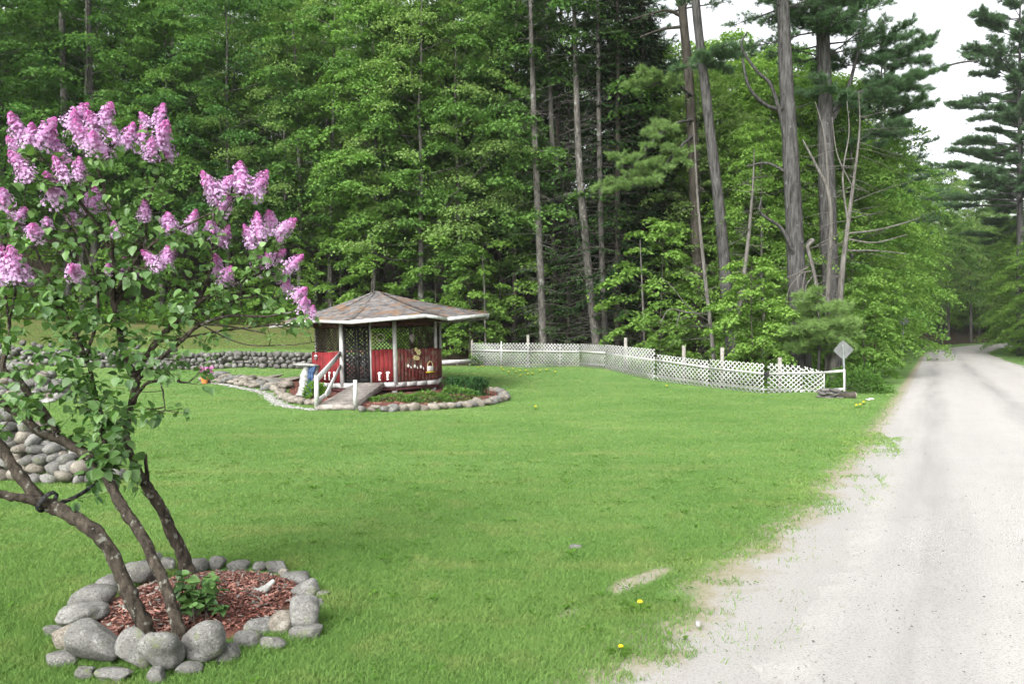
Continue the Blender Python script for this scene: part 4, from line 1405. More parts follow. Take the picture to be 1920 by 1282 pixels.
# ------------------------------------------------------------------ dry stone walls (each wall one thing; its stones are its surface)
def stone_wall(name, label, path, hfun, depth, course, mname, seed, jitter=.04, lean=.10, mats2=None):
    """stones stacked along path, hfun(t in 0..1) = height, depth back from the face"""
    r = np.random.default_rng(seed)
    P = np.asarray(path, float)
    seg = np.linalg.norm(np.diff(P, axis=0), axis=1); cum = np.concatenate([[0], np.cumsum(seg)]); L = cum[-1]
    mb = MB()
    hm = max(hfun(t) for t in np.linspace(0, 1, 20))
    z = 0
    while z < hm:
        ch_ = course * r.uniform(.75, 1.2)
        s = r.uniform(-.2, 0) * course
        while s < L:
            w = course * r.uniform(.9, 2.1)
            t = (s + w / 2) / L
            if t <= 1 and z + ch_ * .35 < hfun(min(t, 1)):
                xy = np.array([np.interp(s + w / 2, cum, P[:, k]) for k in range(2)])
                tn = np.array([np.interp(min(s + w / 2 + .1, L), cum, P[:, k]) - np.interp(max(s + w / 2 - .1, 0), cum, P[:, k]) for k in range(2)])
                tn = unit(tn); nb = np.array([-tn[1], tn[0]])
                rows = 2 if z + ch_ * 1.6 > hfun(min(t, 1)) or t < .12 or t > .88 else 1
                for q in range(rows):
                    V, Fc = ROCKLIB[r.integers(10)]
                    c = np.r_[xy + nb * (z * lean + q * depth * .55 + r.normal(0, jitter) + depth * .25), 0]
                    c[2] = h1(c[0], c[1]) if q == 0 else h1(xy[0], xy[1])
                    c[2] += z + ch_ * .5 + r.normal(0, jitter * .5)
                    ang = math.atan2(tn[1], tn[0]) + r.normal(0, .15) + (math.pi if r.uniform() < .5 else 0)
                    Vr = (V * [w * 1.12, depth * .8, ch_ * 1.32]) @ rot_eul(r.normal(0, .12), r.normal(0, .10), ang).T
                    mb.add(Vr + c, Fc, 0 if (mats2 is None or r.uniform() < .7) else 1, r.uniform(.2, .85))
            s += w * .93
        z += ch_ * .9
    o = mb.build(name, [MAT[mname], MAT[mats2 or mname]], smooth=True)
    return tag(o, label, 'wall')


stone_wall('dry_stone_wall', 'long low wall of grey field stones at the foot of the grass bank behind the gazebo', [(-26, 31.9), (-18, 32.0), (-12, 32.05), (-6.9, 32.1), (-5.4, 32.15)], lambda t: .62, .42, .17, 'stone_dark', 5, mats2='stone')
stone_wall('dry_stone_wall', 'stepped end of a pale stone wall behind the left lilac trunk', [(-9.4, 10.3), (-7.2, 9.95), (-6.0, 9.72), (-5.25, 9.55), (-4.85, 9.62)], lambda t: float(np.interp(t, [0, .52, .66, .78, .90, 1], [.86, .86, .78, .52, .22, .10])), .34, .125, 'stone', 6, .03, .12, mats2='stone_warm')
stone_wall('dry_stone_wall', 'rough stone terrace end above the lawn at the far left, seen past the lilac', [(-19, 23.6), (-15.5, 23.2), (-13.6, 22.9), (-12.9, 22.8)], lambda t: float(np.interp(t, [0, .6, .85, 1], [1.0, 1.0, .8, .35])), .6, .22, 'stone', 7, .06, .35, mats2='stone_warm')
# gravel spill at the terrace end
mb = MB(); n = 500
Pp = np.c_[rng.uniform(-16.5, -12.8, n), 22.35 + rng.normal(0, .28, n)]
for p_, z_ in zip(Pp, H(Pp[:, 0], Pp[:, 1])):
    s = rng.uniform(.03, .08); mb.add(np.r_[p_, z_ + s * .4] + V1 * [s, s * .8, s * .6], F1, 0, rng.uniform(.3, .7))
tag(mb.build('gravel_spill', MAT['white_pebbles'], smooth=True), 'pale gravel at the foot of the far left stone terrace', 'gravel', kind='stuff')

# heap of flat stones and a short log by the fence end
q = px(1556, 748, 24.3)
mb = MB()
for k in range(26):
    V, Fc = ROCKLIB[rng.integers(10)]
    lay = k // 9
    c = np.array([q[0] + rng.uniform(-.30, .32) * (1 - lay * .25), q[1] + rng.uniform(-.2, .3), h1(q[0], q[1]) + .03 + lay * .085 + rng.uniform(0, .03)])
    mb.add((V * [rng.uniform(.25, .5), rng.uniform(.25, .4), rng.uniform(.07, .12)]) @ rot_eul(rng.normal(0, .15), rng.normal(0, .2), rng.uniform(0, 6.28)).T + c, Fc, 0, rng.uniform(.15, .7))
tag(mb.build('stone_heap', MAT['stone_dark'], smooth=True), 'heap of flat dark stones at the right end of the lattice fence', 'stone heap')
q = px(1590, 751, 24.1); zl = h1(q[0], q[1])
lg = thing('cut_log', 'short cut log lying beside the heap of flat stones', 'log', (q[0], q[1], zl + .09))
mb = MB(); tube(mb, [(-.30, .02, 0), (-.1, 0, .01), (.1, 0, 0), (.21, -.03, .0)], [.085, .10, .095, .11], 12, rough=.1, cap=False); mb.build('bark', MAT['bark_dark'], lg)
mb = MB(); tube(mb, [(-.305, .02, 0), (-.295, .02, 0)], .08, 12); tube(mb, [(.205, -.03, .0), (.222, -.033, .0)], [.10, .095], 12); mb.build('cut_end', MAT['old_wood'], lg)
q = px(1631, 752, 23.5); mb = MB(); box(mb, (0, 0, .012), (.20, .14, .024)); box(mb, (.06, .03, .03), (.08, .07, .02))
o = mb.build('paper_scrap', MAT['white_bit']); o.location = (q[0], q[1], h1(q[0], q[1]) + .01); o.rotation_euler = (0.02, -.06, .3); tag(o, 'flat white scrap lying in the verge right of the log', 'litter')
q = px(1077, 1028, 6.6); V, Fc = rock_shape(77, 3, .4)
mb = MB(); mb.add(V * [.055, .04, .02], Fc); o = mb.build('flat_stone', MAT['stone'], smooth=True); o.location = (q[0], q[1], .018); tag(o, 'small flat grey stone lying alone in the lawn', 'stone')
q = px(1310, 1178, 4.75); V, Fc = rock_shape(78, 3, .4)
mb = MB(); mb.add(V * [.024, .02, .018], Fc); o = mb.build('pale_stone', MAT['white_pebbles'], smooth=True); o.location = (q[0], q[1], .03); tag(o, 'small pale stone on the worn verge at the edge of the gravel', 'stone')
# loose dark pebbles on the lane
mb = MB(); n = 2400
Y = 3.5 + rng.exponential(4.5, n); uu_ = rng.uniform(-.1, 5.6, n)
X = uu_ / RC + .53 * Y - 1.35
z = H(X, Y) + .014 + .05 * np.sin(np.pi * np.clip(uu_ / 6.1, 0, 1))
for x_, y_, z_ in zip(X, Y, z):
    s = rng.uniform(.002, .0055) * (2.0 if rng.uniform() < .06 else 1); mb.add(np.array([x_, y_, z_]) + V1 * [s, s * .8, s * .55], F1, 0, rng.uniform(.0, .9))
tag(mb.build('loose_pebbles', MAT['stone'], smooth=True), 'loose grey pebbles scattered over the gravel lane', 'pebbles', kind='stuff')

# ------------------------------------------------------------------ bed in front of the gazebo
cg = GB.mean(0)
P2 = smoothpath(np.vstack([GB, GB[:1]]), 4)[:-1]
mb = MB(); V = []
for s_, dz in ((1.0, .0), (.93, .05), (.7, .07), (.35, .07)):
    q = cg + (P2 - cg) * s_; V.append(np.c_[q, H(q[:, 0], q[:, 1]) + dz])
V.append(np.r_[cg, h1(*cg) + .07][None]); n = len(P2); V = np.vstack(V); a = np.arange(n); b_ = (a + 1) % n
mb.add(V, np.vstack([np.stack([k * n + a, k * n + b_, (k + 1) * n + b_, (k + 1) * n + a], 1) for k in range(3)]))
mb.T.append(np.stack([3 * n + a, 3 * n + b_, np.full(n, 4 * n)], 1)); mb.TM.append(np.zeros(n))
pts = []
while len(pts) < 2600:
    q = np.c_[rng.uniform(GB[:, 0].min(), GB[:, 0].max(), 3000), rng.uniform(GB[:, 1].min(), GB[:, 1].max(), 3000)]
    pts += list(q[inside(q, GB * .97 + cg * .03)])
pts = np.array(pts[:2600])
chips_on(mb, pts, H(pts[:, 0], pts[:, 1]) + .075, .04, .12, [0, 0, 1, 1])
tag(mb.build('bark_mulch', [MAT['mulch'], MAT['chips']]), 'dark red bark mulch of the bed under the gazebo', 'mulch', kind='stuff')


def mound(u, v, Y, rx, ry, rz, n, label, seed, mat='groundcover', L=.07):
    r = np.random.default_rng(seed)
    q = px(u, v, Y); z0 = h1(q[0], q[1]) + .05
    g = thing('ground_cover_plant', label, 'plant', (q[0], q[1], z0), group='plants in the gazebo bed')
    d = unit(r.normal(size=(n, 3))); d[:, 2] = np.abs(d[:, 2])
    rad = r.uniform(.55, 1.0, n) ** .5
    bump_ = 1 + .18 * np.sin(d[:, 0] * 5 + seed) * np.cos(d[:, 1] * 4)
    P = d * (rad * bump_)[:, None] * [rx, ry, rz]
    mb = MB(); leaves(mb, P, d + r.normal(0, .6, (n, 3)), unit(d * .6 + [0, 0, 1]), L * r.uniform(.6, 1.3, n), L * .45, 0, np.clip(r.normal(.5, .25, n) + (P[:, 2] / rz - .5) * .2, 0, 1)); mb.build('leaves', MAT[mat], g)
    mb = MB()
    for k in range(14):
        e = unit(np.r_[r.normal(0, 1, 2), .6]) * [rx, ry, rz] * .8
        tube(mb, [(0, 0, -.05), e * .5 + [0, 0, .05], e], [.012, .009, .005], 4)
    mb.build('stems', MAT['bark_dark'], g)
    return g


mound(742, 749, 22.3, .80, .45, .20, 1500, 'low green spreading mound nearest the ramp in the gazebo bed', 1)
mound(800, 752, 21.9, .72, .45, .30, 1700, 'rounded green mound in the middle of the gazebo bed', 2)
mound(856, 747, 22.6, .62, .50, .40, 1800, 'taller green mound at the right of the gazebo bed below the dark lily clumps', 3)
mound(590, 742, 23.6, .35, .35, .45, 700, 'dark leafy plant between the ramp rail and the left red panel', 4, 'fern', .11)


def lily(u, v, Y, R, hgt, n, label, seed):
    r = np.random.default_rng(seed)
    q = px(u, v, Y); g = thing('daylily_clump', label, 'plant', (q[0], q[1], h1(q[0], q[1]) + .03), group='dark lily clumps')
    mb = MB()
    a = r.uniform(0, 6.28, n); out = r.uniform(.25, 1.0, n); hh = hgt * r.uniform(.7, 1.15, n)
    segs = 5
    ts = np.linspace(0, 1, segs + 1)
    dirs = np.stack([np.cos(a), np.sin(a)], 1); S = np.stack([-np.sin(a), np.cos(a), np.zeros(n)], 1)
    base = np.c_[r.normal(0, R * .22, (n, 2)), np.zeros(n)]
    V = []
    for t in ts:
        c = base + np.c_[dirs * (out * R * t ** 1.6)[:, None], hh * (np.sin(t * 2.1) / np.sin(1.57)) * (1 - .25 * out * t * t)]
        w = .016 * (1 - t ** 2 * .9)
        V += [c - S * w, c + S * w]
    V = np.stack(V, 1); m_ = V.shape[1]
    F_ = np.concatenate([np.array([[2 * k, 2 * k + 1, 2 * k + 3, 2 * k + 2]]) for k in range(segs)])
    mb.add(V.reshape(-1, 3), (np.arange(n)[:, None, None] * m_ + F_[None]).reshape(-1, 4), 0, np.repeat(r.uniform(0, 1, n), m_))
    mb.build('leaves', MAT['daylily'], g)


lily(852, 731, 25.3, .50, .55, 330, 'dark green lily clump against the right corner of the gazebo', 1)
lily(893, 738, 24.6, .58, .58, 380, 'dark green lily clump farther from the gazebo, above the edging stones', 2)
lily(598, 738, 24.4, .25, .40, 120, 'small dark grassy clump beside the handrail post', 3)


# dandelions
def dandelion(x, y, r, h, label, group, first=[None]):
    z = h1(x, y)
    g = thing('dandelion', label, 'flower', (x, y, z), group=group)
    mb = MB(); V, Fc = ICO[2]
    Vv = V * [r, r, r * .55]; mb.add(Vv * (1 + .15 * np.sin(V @ np.array([19, 7, 3])))[:, None] + [0, 0, h], Fc); mb.build('flower_head', MAT['yellow'], g)
    mb = MB(); tube(mb, [(0, 0, 0), (.004, 0, h * .5), (0, 0, h)], .003, 5); mb.build('stem', MAT['fern'], g)
    mb = MB(); a = rng.uniform(0, 6.28, 9); leaves(mb, np.tile([0, 0, .012], (9, 1)), np.c_[np.cos(a), np.sin(a), rng.uniform(.1, .5, 9)], np.tile([0, 0, 1], (9, 1)), .10, .03, 0, .6); mb.build('leaves', MAT['fern'], g)
    return g


q = px(1200, 1137, 5.05); dandelion(q[0], q[1], .019, .065, 'yellow dandelion in the grass beside the bare strip', None)
q = px(1164, 1222, 4.35); dandelion(q[0], q[1], .015, .05, 'yellow dandelion at the very edge of the pale gravel, nearest the bottom', None)
proto = None
SPOT = [(x / 2.46 + 860, y / 2.46 + 560) for x, y in ((205, 335), (230, 345), (250, 330), (265, 345), (285, 362), (310, 340), (340, 352), (375, 340), (405, 335), (445, 345), (90, 325), (1835, 505), (1868, 490), (1800, 395), (1815, 385))] + [(1613, 764), (1656, 736), (1675, 707), (1004, 768), (990, 704), (1250, 727), (940, 692), (975, 698), (905, 690)]
for (u, v) in SPOT:
    lo, hi = 10.0, 45.0
    for _ in range(30):
        m_ = (lo + hi) / 2; X_ = (u - CU) / F * m_
        if CAMZ - (v - CV) / F * m_ > h1(X_, m_): lo = m_
        else: hi = m_
    X_ = (u - CU) / F * lo
    if proto is None:
        proto = dandelion(X_, lo, .034, .09, 'far yellow dandelion, one of the dots scattered in the lawn near the fence', 'far dandelions')
    else:
        c = copy_tree(proto); c.location = (X_, lo, h1(X_, lo))

# ------------------------------------------------------------------ trees
def perp(d):
    d = np.asarray(d, float)
    s = np.cross(d, [0, 0, 1.0])
    if np.linalg.norm(s) < 1e-3: s = np.array([1.0, 0, 0])
    return unit(s)


def spray_branch(mbw, r, p0, az, L, rise, droop, r0, mat=0, seg=6, wob=.06):
    """a limb leaving p0 at azimuth az; returns its points"""
    t = np.linspace(0, 1, seg + 1)
    h = np.array([math.cos(az), math.sin(az)])
    sd = np.array([-h[1], h[0]])
    wv = np.cumsum(r.normal(0, wob, seg + 1)) * L * .25; wv -= wv[0]
    P = np.c_[p0[:2] + h * (t * L)[:, None] + sd * wv[:, None], p0[2] + L * (rise * t - droop * t ** 2)]
    if mbw is not None:
        tube(mbw, P, np.linspace(r0, r0 * .2, seg + 1), 4, mat, cap=False)
    return P


def interp_path(P, t):
    k = np.clip(t, 0, 1) * (len(P) - 1)
    i = np.minimum(k.astype(int), len(P) - 2)
    f = (k - i)[:, None]
    return P[i] * (1 - f) + P[i + 1] * f, unit(P[i + 1] - P[i])


def leafy(mbw, mbl, r, P, L, nt, nl, leaf, flat=.07, spread=.16, tw=.30, t0=.22, tintbias=0):
    """side twigs left and right of a limb, leaves laid along them in a loose flat layer"""
    t = r.uniform(t0, 1.0, nt)
    B, D = interp_path(P, t)
    side = np.where(r.uniform(size=nt) < .5, -1, 1)
    S = np.cross(D, [0, 0, 1.0]); S = unit(S) * side[:, None]
    Lt = L * tw * (1.15 - .6 * t) * r.uniform(.5, 1.2, nt)
    TD = unit(S * r.uniform(.5, 1.0, nt)[:, None] + D * r.uniform(.3, .9, nt)[:, None] + np.c_[np.zeros((nt, 2)), r.normal(.06, .18, nt)])
    if mbw is not None:
        for k in range(0, nt, 2):
            tube(mbw, np.array([B[k], B[k] + TD[k] * Lt[k]]), [.008, .003], 3, 0, cap=False)
    n = nt * nl
    q = np.repeat(np.arange(nt), nl)
    s = r.uniform(.1, 1.08, n)
    Pn = B[q] + TD[q] * (Lt[q] * s)[:, None] + np.c_[r.normal(0, spread, (n, 2)), r.normal(0, flat, n)]
    a = r.uniform(0, 6.283, n)
    dd = np.c_[np.cos(a), np.sin(a), r.normal(-.25, .35, n)]
    N = np.c_[r.normal(0, .42, (n, 2)), np.ones(n)]
    lt = np.repeat(r.normal(0, .10, nt), nl)
    leaves(mbl, Pn, dd, N, leaf * r.uniform(.65, 1.35, n), leaf * r.uniform(.5, .85, n), 0, np.clip(.45 + tintbias + lt + r.normal(0, .2, n), 0, 1), .15)


def broadleaf(seed, Ht, R, cb, ncl, nlf, leaf, r0=None, csize=.85, tm=.35, low=.65, bare=.0):
    """meshes of trunk (with limbs) and crown of a broadleaved tree: limbs rise to flat, ragged clumps of leaves"""
    r = np.random.default_rng(seed)
    w, l = MB(), MB()
    r0 = r0 or .0065 * Ht + .02
    zz = np.linspace(-.3, Ht * .97, 12)
    wx = np.cumsum(r.normal(0, .010 * Ht / 3, 12)); wy = np.cumsum(r.normal(0, .010 * Ht / 3, 12))
    TP = np.c_[wx - wx[0], wy - wy[0], zz]
    tube(w, smoothpath(TP, 2), np.linspace(r0 * 1.15, r0 * .12, 23), 8, 0, rough=.05)
    lobes = r.uniform(.72, 1.25, 7)
    for k in range(ncl):
        c_ = ((k + r.uniform()) / ncl) ** .92                     # 0 bottom of the crown .. 1 top
        f = low + (1 - low) * (c_ / tm) if c_ < tm else math.sqrt(max(0, 1 - ((c_ - tm) / (1.02 - tm)) ** 2))
        az = k * 2.39996 + r.uniform(-.5, .5)
        rad = R * f * lobes[int(az / 6.2832 * 7) % 7] * math.sqrt(r.uniform(.14, 1.0))
        z = Ht * (cb + (1 - cb) * c_)
        zb = z - rad * r.uniform(.25, .75) if c_ > .12 else z - rad * r.uniform(-.1, .2)
        zb = max(zb, Ht * cb * .55)
        p0 = np.array([np.interp(zb, zz, TP[:, 0]), np.interp(zb, zz, TP[:, 1]), zb])
        h = np.array([math.cos(az), math.sin(az), 0])
        C = np.array([np.interp(z, zz, TP[:, 0]), np.interp(z, zz, TP[:, 1]), z]) + h * rad
        if k % 2 == 0:
            M_ = (p0 + C) / 2 + np.r_[r.normal(0, .1, 2), -.08 * rad]
            tube(w, smoothpath(np.array([p0, M_, C]), 3), np.linspace(.014 + .02 * rad / R * r0 * 5, .006, 7), 4, cap=False)
        cs = csize * r.uniform(.6, 1.35) * (1 - .3 * c_)
        n = int(nlf * (cs / csize) ** 1.7) + 20
        ph = r.uniform(0, 6.283, n); q = np.sqrt(r.uniform(0, 1, n)) * (1 + .38 * np.sin(ph * 3 + r.uniform(0, 6)) + .22 * np.sin(ph * 7 + r.uniform(0, 6)))
        dx, dy = q * np.cos(ph) * cs * 1.15, q * np.sin(ph) * cs
        ca, sa = math.cos(az), math.sin(az)
        tilt = r.normal(-.22, .28)
        dz = -.26 * cs * q ** 2 + dx * tilt + r.normal(0, .12 * cs, n)
        P = C + np.c_[dx * ca - dy * sa, dx * sa + dy * ca, dz]
        a = r.uniform(0, 6.283, n)
        dd = np.c_[np.cos(a), np.sin(a), r.normal(-.35, .35, n)]
        N = np.c_[r.normal(0, .55, (n, 2)) + (h[:2] * .3), np.ones(n)]
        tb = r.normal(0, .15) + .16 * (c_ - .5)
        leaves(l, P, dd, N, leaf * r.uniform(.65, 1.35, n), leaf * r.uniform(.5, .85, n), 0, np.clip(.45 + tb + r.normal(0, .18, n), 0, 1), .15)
    return w, l


def needles(mb, P, D, k, L, Wd, spread, r, mat=0, tb=.5):
    """k soft needles at each point, fanned about D"""
    n = len(P) * k
    q = np.repeat(np.arange(len(P)), k)
    d = unit(unit(D)[q] + r.normal(0, spread, (n, 3)))
    s = unit(np.cross(d, r.normal(size=(n, 3))))
    l_ = L * r.uniform(.6, 1.2, n)[:, None]
    p = P[q] + r.normal(0, .02, (n, 3))
    V = np.stack([p - s * Wd / 2, p + s * Wd / 2, p + d * l_ - np.array([0, 0, 1.0]) * l_ * .06], 1)
    tt = np.clip(tb + np.repeat(r.normal(0, .16, len(P)), k) + r.normal(0, .15, n), 0, 1)
    mb.add(V.reshape(-1, 3), np.arange(n)[:, None] * 3 + np.array([[0, 1, 2]]), mat, np.repeat(tt, 3))


def pine_limb(w, nd, r, p0, az, L, rise, droop, r0, dens=1.0, nk=16, nL=.20, nW=.016, t0=.35, wmat=0, nmat=0):
    P = spray_branch(w, r, p0, az, L, rise, droop, r0, wmat, 7, .10)
    nt = max(3, int(L * 5 * dens))
    t = r.uniform(t0, 1, nt)
    B, D = interp_path(P, t)
    side = np.where(r.uniform(size=nt) < .5, -1, 1)
    S = unit(np.cross(D, [0, 0, 1.0])) * side[:, None]
    Lt = np.minimum(L * .32, 1.1) * r.uniform(.35, 1.0, nt) * (1.2 - .6 * t)
    TD = unit(S * r.uniform(.3, 1, nt)[:, None] + D * .75 + np.c_[np.zeros((nt, 2)), r.normal(.16, .15, nt)])
    for k in range(nt):
        tube(w, np.array([B[k], B[k] + TD[k] * Lt[k]]), [.012, .004], 3, wmat, cap=False)
    m_ = 4
    s = np.tile(np.linspace(.40, 1.0, m_), nt); q = np.repeat(np.arange(nt), m_)
    C = B[q] + TD[q] * (Lt[q] * s)[:, None] + r.normal(0, .05, (nt * m_, 3))
    needles(nd, C, TD[q] + np.array([0, 0, .35]), nk, nL, nW, .55, r, nmat)
    return P


def pine(seed, Ht, R, cb, step, nper, r0, dens=1.0, nk=12, top=.12):
    r = np.random.default_rng(seed)
    w, nd = MB(), MB()
    zz = np.linspace(-.3, Ht, 10)
    TP = np.c_[np.cumsum(r.normal(0, .04, 10)), np.cumsum(r.normal(0, .04, 10)), zz]
    tube(w, TP, np.linspace(r0 * 1.1, r0 * .1, 10), 10, 0, rough=.04)
    z = Ht * cb; k = 0
    while z < Ht - .4:
        t = (z - Ht * cb) / (Ht * (1 - cb))
        for q in range(nper):
            L = R * (top + (1 - top) * (1 - t) ** .75) * r.uniform(.45, 1.15) * (1 if r.uniform() < .8 else .5)
            p0 = np.array([np.interp(z, zz, TP[:, 0]), np.interp(z, zz, TP[:, 1]), z + r.uniform(-.2, .2)])
            pine_limb(w, nd, r, p0, k * 1.3 + q * 6.28 / nper + r.uniform(-.4, .4), L, .16 + .5 * t + r.normal(0, .16), .06, .02 + .02 * L / R * r0 * 8, dens, nk, .26, .021)
        z += step * r.uniform(.7, 1.3); k += 1
    for q in range(26):                                # dead snags under the crown
        zq = r.uniform(.12, cb) * Ht
        dead_twig(w, r, np.array([np.interp(zq, zz, TP[:, 0]), np.interp(zq, zz, TP[:, 1]), zq]), r.uniform(0, 6.28), r.uniform(.5, 1.8), .014)
    return w, nd


def dead_twig(w, r, p0, az, L, r0, mat=0, kids=3, rise=None):
    rise = r.normal(-.05, .25) if rise is None else rise
    P = spray_branch(w, r, p0, az, L, rise, r.uniform(-.1, .2), r0, mat, 5, .14)
    for k in range(kids):
        t = r.uniform(.3, .95)
        B, D = interp_path(P, np.array([t]))
        d = unit(D[0] + r.normal(0, .6, 3)); l_ = L * r.uniform(.15, .4)
        m_ = B[0] + d * l_ * .5 + r.normal(0, .04, 3) * l_
        tube(w, np.array([B[0], m_, B[0] + d * l_]), [r0 * .45, r0 * .3, r0 * .12], 3, mat, cap=False)


def fir_limb(w, nd, r, p0, az, L, rise, droop, r0, kites=60, size=.16, sparse=1.0, wmat=0, nmat=0):
    P = spray_branch(w, r, p0, az, L, rise, droop, r0, wmat, 6, .06)
    n = int(kites * sparse)
    t = r.uniform(.18, 1, n)
    B, D = interp_path(P, t)
    side = np.where(r.uniform(size=n) < .5, -1, 1)
    S = unit(np.cross(D, [0, 0, 1.0])) * side[:, None]
    o = np.abs(r.normal(0, .5, n)) * L * .30 * (1.15 - .7 * t)
    C = B + S * o[:, None] + D * (o * .6)[:, None] + np.c_[np.zeros((n, 2)), -o * .22 + r.normal(0, .03, n)]
    dd = S * .8 + D * .8 + np.c_[np.zeros((n, 2)), r.normal(-.25, .2, n)]
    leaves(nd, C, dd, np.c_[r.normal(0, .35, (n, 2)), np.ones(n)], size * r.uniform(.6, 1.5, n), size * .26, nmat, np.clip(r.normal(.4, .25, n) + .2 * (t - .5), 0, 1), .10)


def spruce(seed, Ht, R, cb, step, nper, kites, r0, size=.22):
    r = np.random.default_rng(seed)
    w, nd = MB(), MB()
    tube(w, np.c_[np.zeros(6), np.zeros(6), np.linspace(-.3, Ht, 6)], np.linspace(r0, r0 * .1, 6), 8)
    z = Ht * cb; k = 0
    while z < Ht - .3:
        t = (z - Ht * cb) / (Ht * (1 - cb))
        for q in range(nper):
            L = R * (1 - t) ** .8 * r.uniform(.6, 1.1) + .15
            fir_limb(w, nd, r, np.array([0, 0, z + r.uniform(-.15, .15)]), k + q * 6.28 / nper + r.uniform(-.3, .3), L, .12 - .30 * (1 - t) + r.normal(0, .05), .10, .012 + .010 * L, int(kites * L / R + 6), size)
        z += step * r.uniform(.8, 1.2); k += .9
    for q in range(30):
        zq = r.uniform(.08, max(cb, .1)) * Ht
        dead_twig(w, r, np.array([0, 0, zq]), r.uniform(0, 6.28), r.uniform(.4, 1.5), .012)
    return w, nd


PROTO = {}


def make_proto(key, wl, bark, leafmat):
    PROTO[key] = (wl[0].mesh('trunk', MAT[bark], True), wl[1].mesh('crown', MAT[leafmat]))


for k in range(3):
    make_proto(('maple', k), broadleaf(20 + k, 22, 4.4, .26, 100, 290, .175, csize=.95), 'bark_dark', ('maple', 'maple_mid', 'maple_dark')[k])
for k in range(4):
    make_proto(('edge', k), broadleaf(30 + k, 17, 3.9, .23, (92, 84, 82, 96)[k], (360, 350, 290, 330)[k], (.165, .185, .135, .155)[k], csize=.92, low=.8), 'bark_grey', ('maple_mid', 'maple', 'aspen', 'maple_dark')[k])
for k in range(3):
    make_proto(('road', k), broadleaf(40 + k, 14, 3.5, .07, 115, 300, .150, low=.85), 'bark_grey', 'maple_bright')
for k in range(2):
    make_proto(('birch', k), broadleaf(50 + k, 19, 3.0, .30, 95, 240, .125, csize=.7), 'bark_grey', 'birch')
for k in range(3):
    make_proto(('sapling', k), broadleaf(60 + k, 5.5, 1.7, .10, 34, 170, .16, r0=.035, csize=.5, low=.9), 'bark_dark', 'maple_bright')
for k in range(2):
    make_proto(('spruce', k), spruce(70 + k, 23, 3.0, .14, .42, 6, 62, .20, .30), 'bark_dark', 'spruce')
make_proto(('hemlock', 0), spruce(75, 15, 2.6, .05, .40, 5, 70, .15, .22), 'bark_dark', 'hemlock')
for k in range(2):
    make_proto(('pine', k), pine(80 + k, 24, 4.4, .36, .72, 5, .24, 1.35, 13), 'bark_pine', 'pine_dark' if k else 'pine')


def plant(key, name, x, y, s, label, cat, group, rz=None, sz=None, dz=0):
    z = h1(x, y) + dz
    t = thing(name, label, cat, (x, y, z), (0, 0, rng.uniform(0, 6.28) if rz is None else rz), group, (s, s, sz or s))
    for nm, me in (('trunk', PROTO[key][0]), ('crown', PROTO[key][1])):
        o = bpy.data.objects.new(nm, me); COL.objects.link(o); o.parent = t
    return t


make_proto(('bigpine', 0), pine(90, 24, 5.2, .40, .80, 6, .26, 3.4, 18, top=.3), 'bark_pine', 'pine')
PLACED = []


def free(x, y, d):
    return all((x - a) ** 2 + (y - b_) ** 2 > d * d for a, b_ in PLACED)


# --- the wood behind the lawn : stratified rows
EDGE_L = [(-26, 39.5), (-22, 41), (-18.2, 41.5), (-15, 42.5), (-12.2, 43), (-9.6, 42.4), (-7.2, 41.5), (-4.6, 40.5), (-2.8, 42.5), (-24, 45), (-20, 46), (-16.4, 46.5), (-13.5, 47), (-10.5, 46.8), (-7.6, 45.8), (-5.0, 45)]
for k, (x, y) in enumerate(EDGE_L):
    PLACED.append((x, y))
    plant(('edge', ((0, 2, 1)[k % 3] if x > -14 else (3, 1, 0)[k % 3])), 'broadleaf_tree', x, y, rng.uniform(.92, 1.2), 'leafy green broadleaf tree at the front of the wood above the grass bank', 'tree', 'front broadleaf trees of the wood')
for k in range(2600):
    y = rng.uniform(38, 84)
    x = rng.uniform(-.70 * y - 4, .53 * y - 6)
    u_ = float(road_u(np.array([x]), np.array([y]))[0])
    if u_ > -4.2 or y < forest_edge(x) + 5: continue
    if not free(x, y, 4.0 if y < 58 else 5.6): continue
    ratio = x / y
    kind = rng.choice(['maple', 'maple', 'birch', 'edge'])
    if -.03 < ratio < .17: kind = rng.choice(['spruce', 'spruce', 'hemlock', 'maple'])
    elif ratio >= .17: kind = rng.choice(['maple', 'edge', 'pine', 'edge', 'hemlock'])
    n_ = {'maple': 3, 'birch': 2, 'edge': 4, 'spruce': 2, 'pine': 2, 'hemlock': 1}[kind]
    hgt = {'maple': 22, 'birch': 19, 'edge': 17, 'spruce': 23, 'pine': 24, 'hemlock': 15}[kind]
    s = rng.uniform(.85, 1.15)
    if .16 < ratio < .50:
        lim = (641 - rng.uniform(10, 190)) / 1500 * y + 1.7
        s = min(s, lim / hgt)
        if s < .45: continue
    PLACED.append((x, y))
    lab = {'maple': ('broadleaf_tree', 'tall broadleaf tree deep in the wood', 'deep broadleaf trees of the wood'), 'edge': ('broadleaf_tree', 'tall broadleaf tree deep in the wood', 'deep broadleaf trees of the wood'),
           'birch': ('birch_tree', 'slender pale barked birch tree deep in the wood', 'birches of the wood'), 'spruce': ('spruce_tree', 'dark dense spruce deep in the wood behind the fence', 'spruces of the wood'),
           'hemlock': ('hemlock_tree', 'low branched hemlock deep in the wood', 'hemlocks of the wood'), 'pine': ('pine_tree', 'pine rising deep in the wood at the right', 'deep pines of the wood')}[kind]
    plant((kind, int(rng.integers(n_))), lab[0], x, y, s, lab[1], 'tree', lab[2])

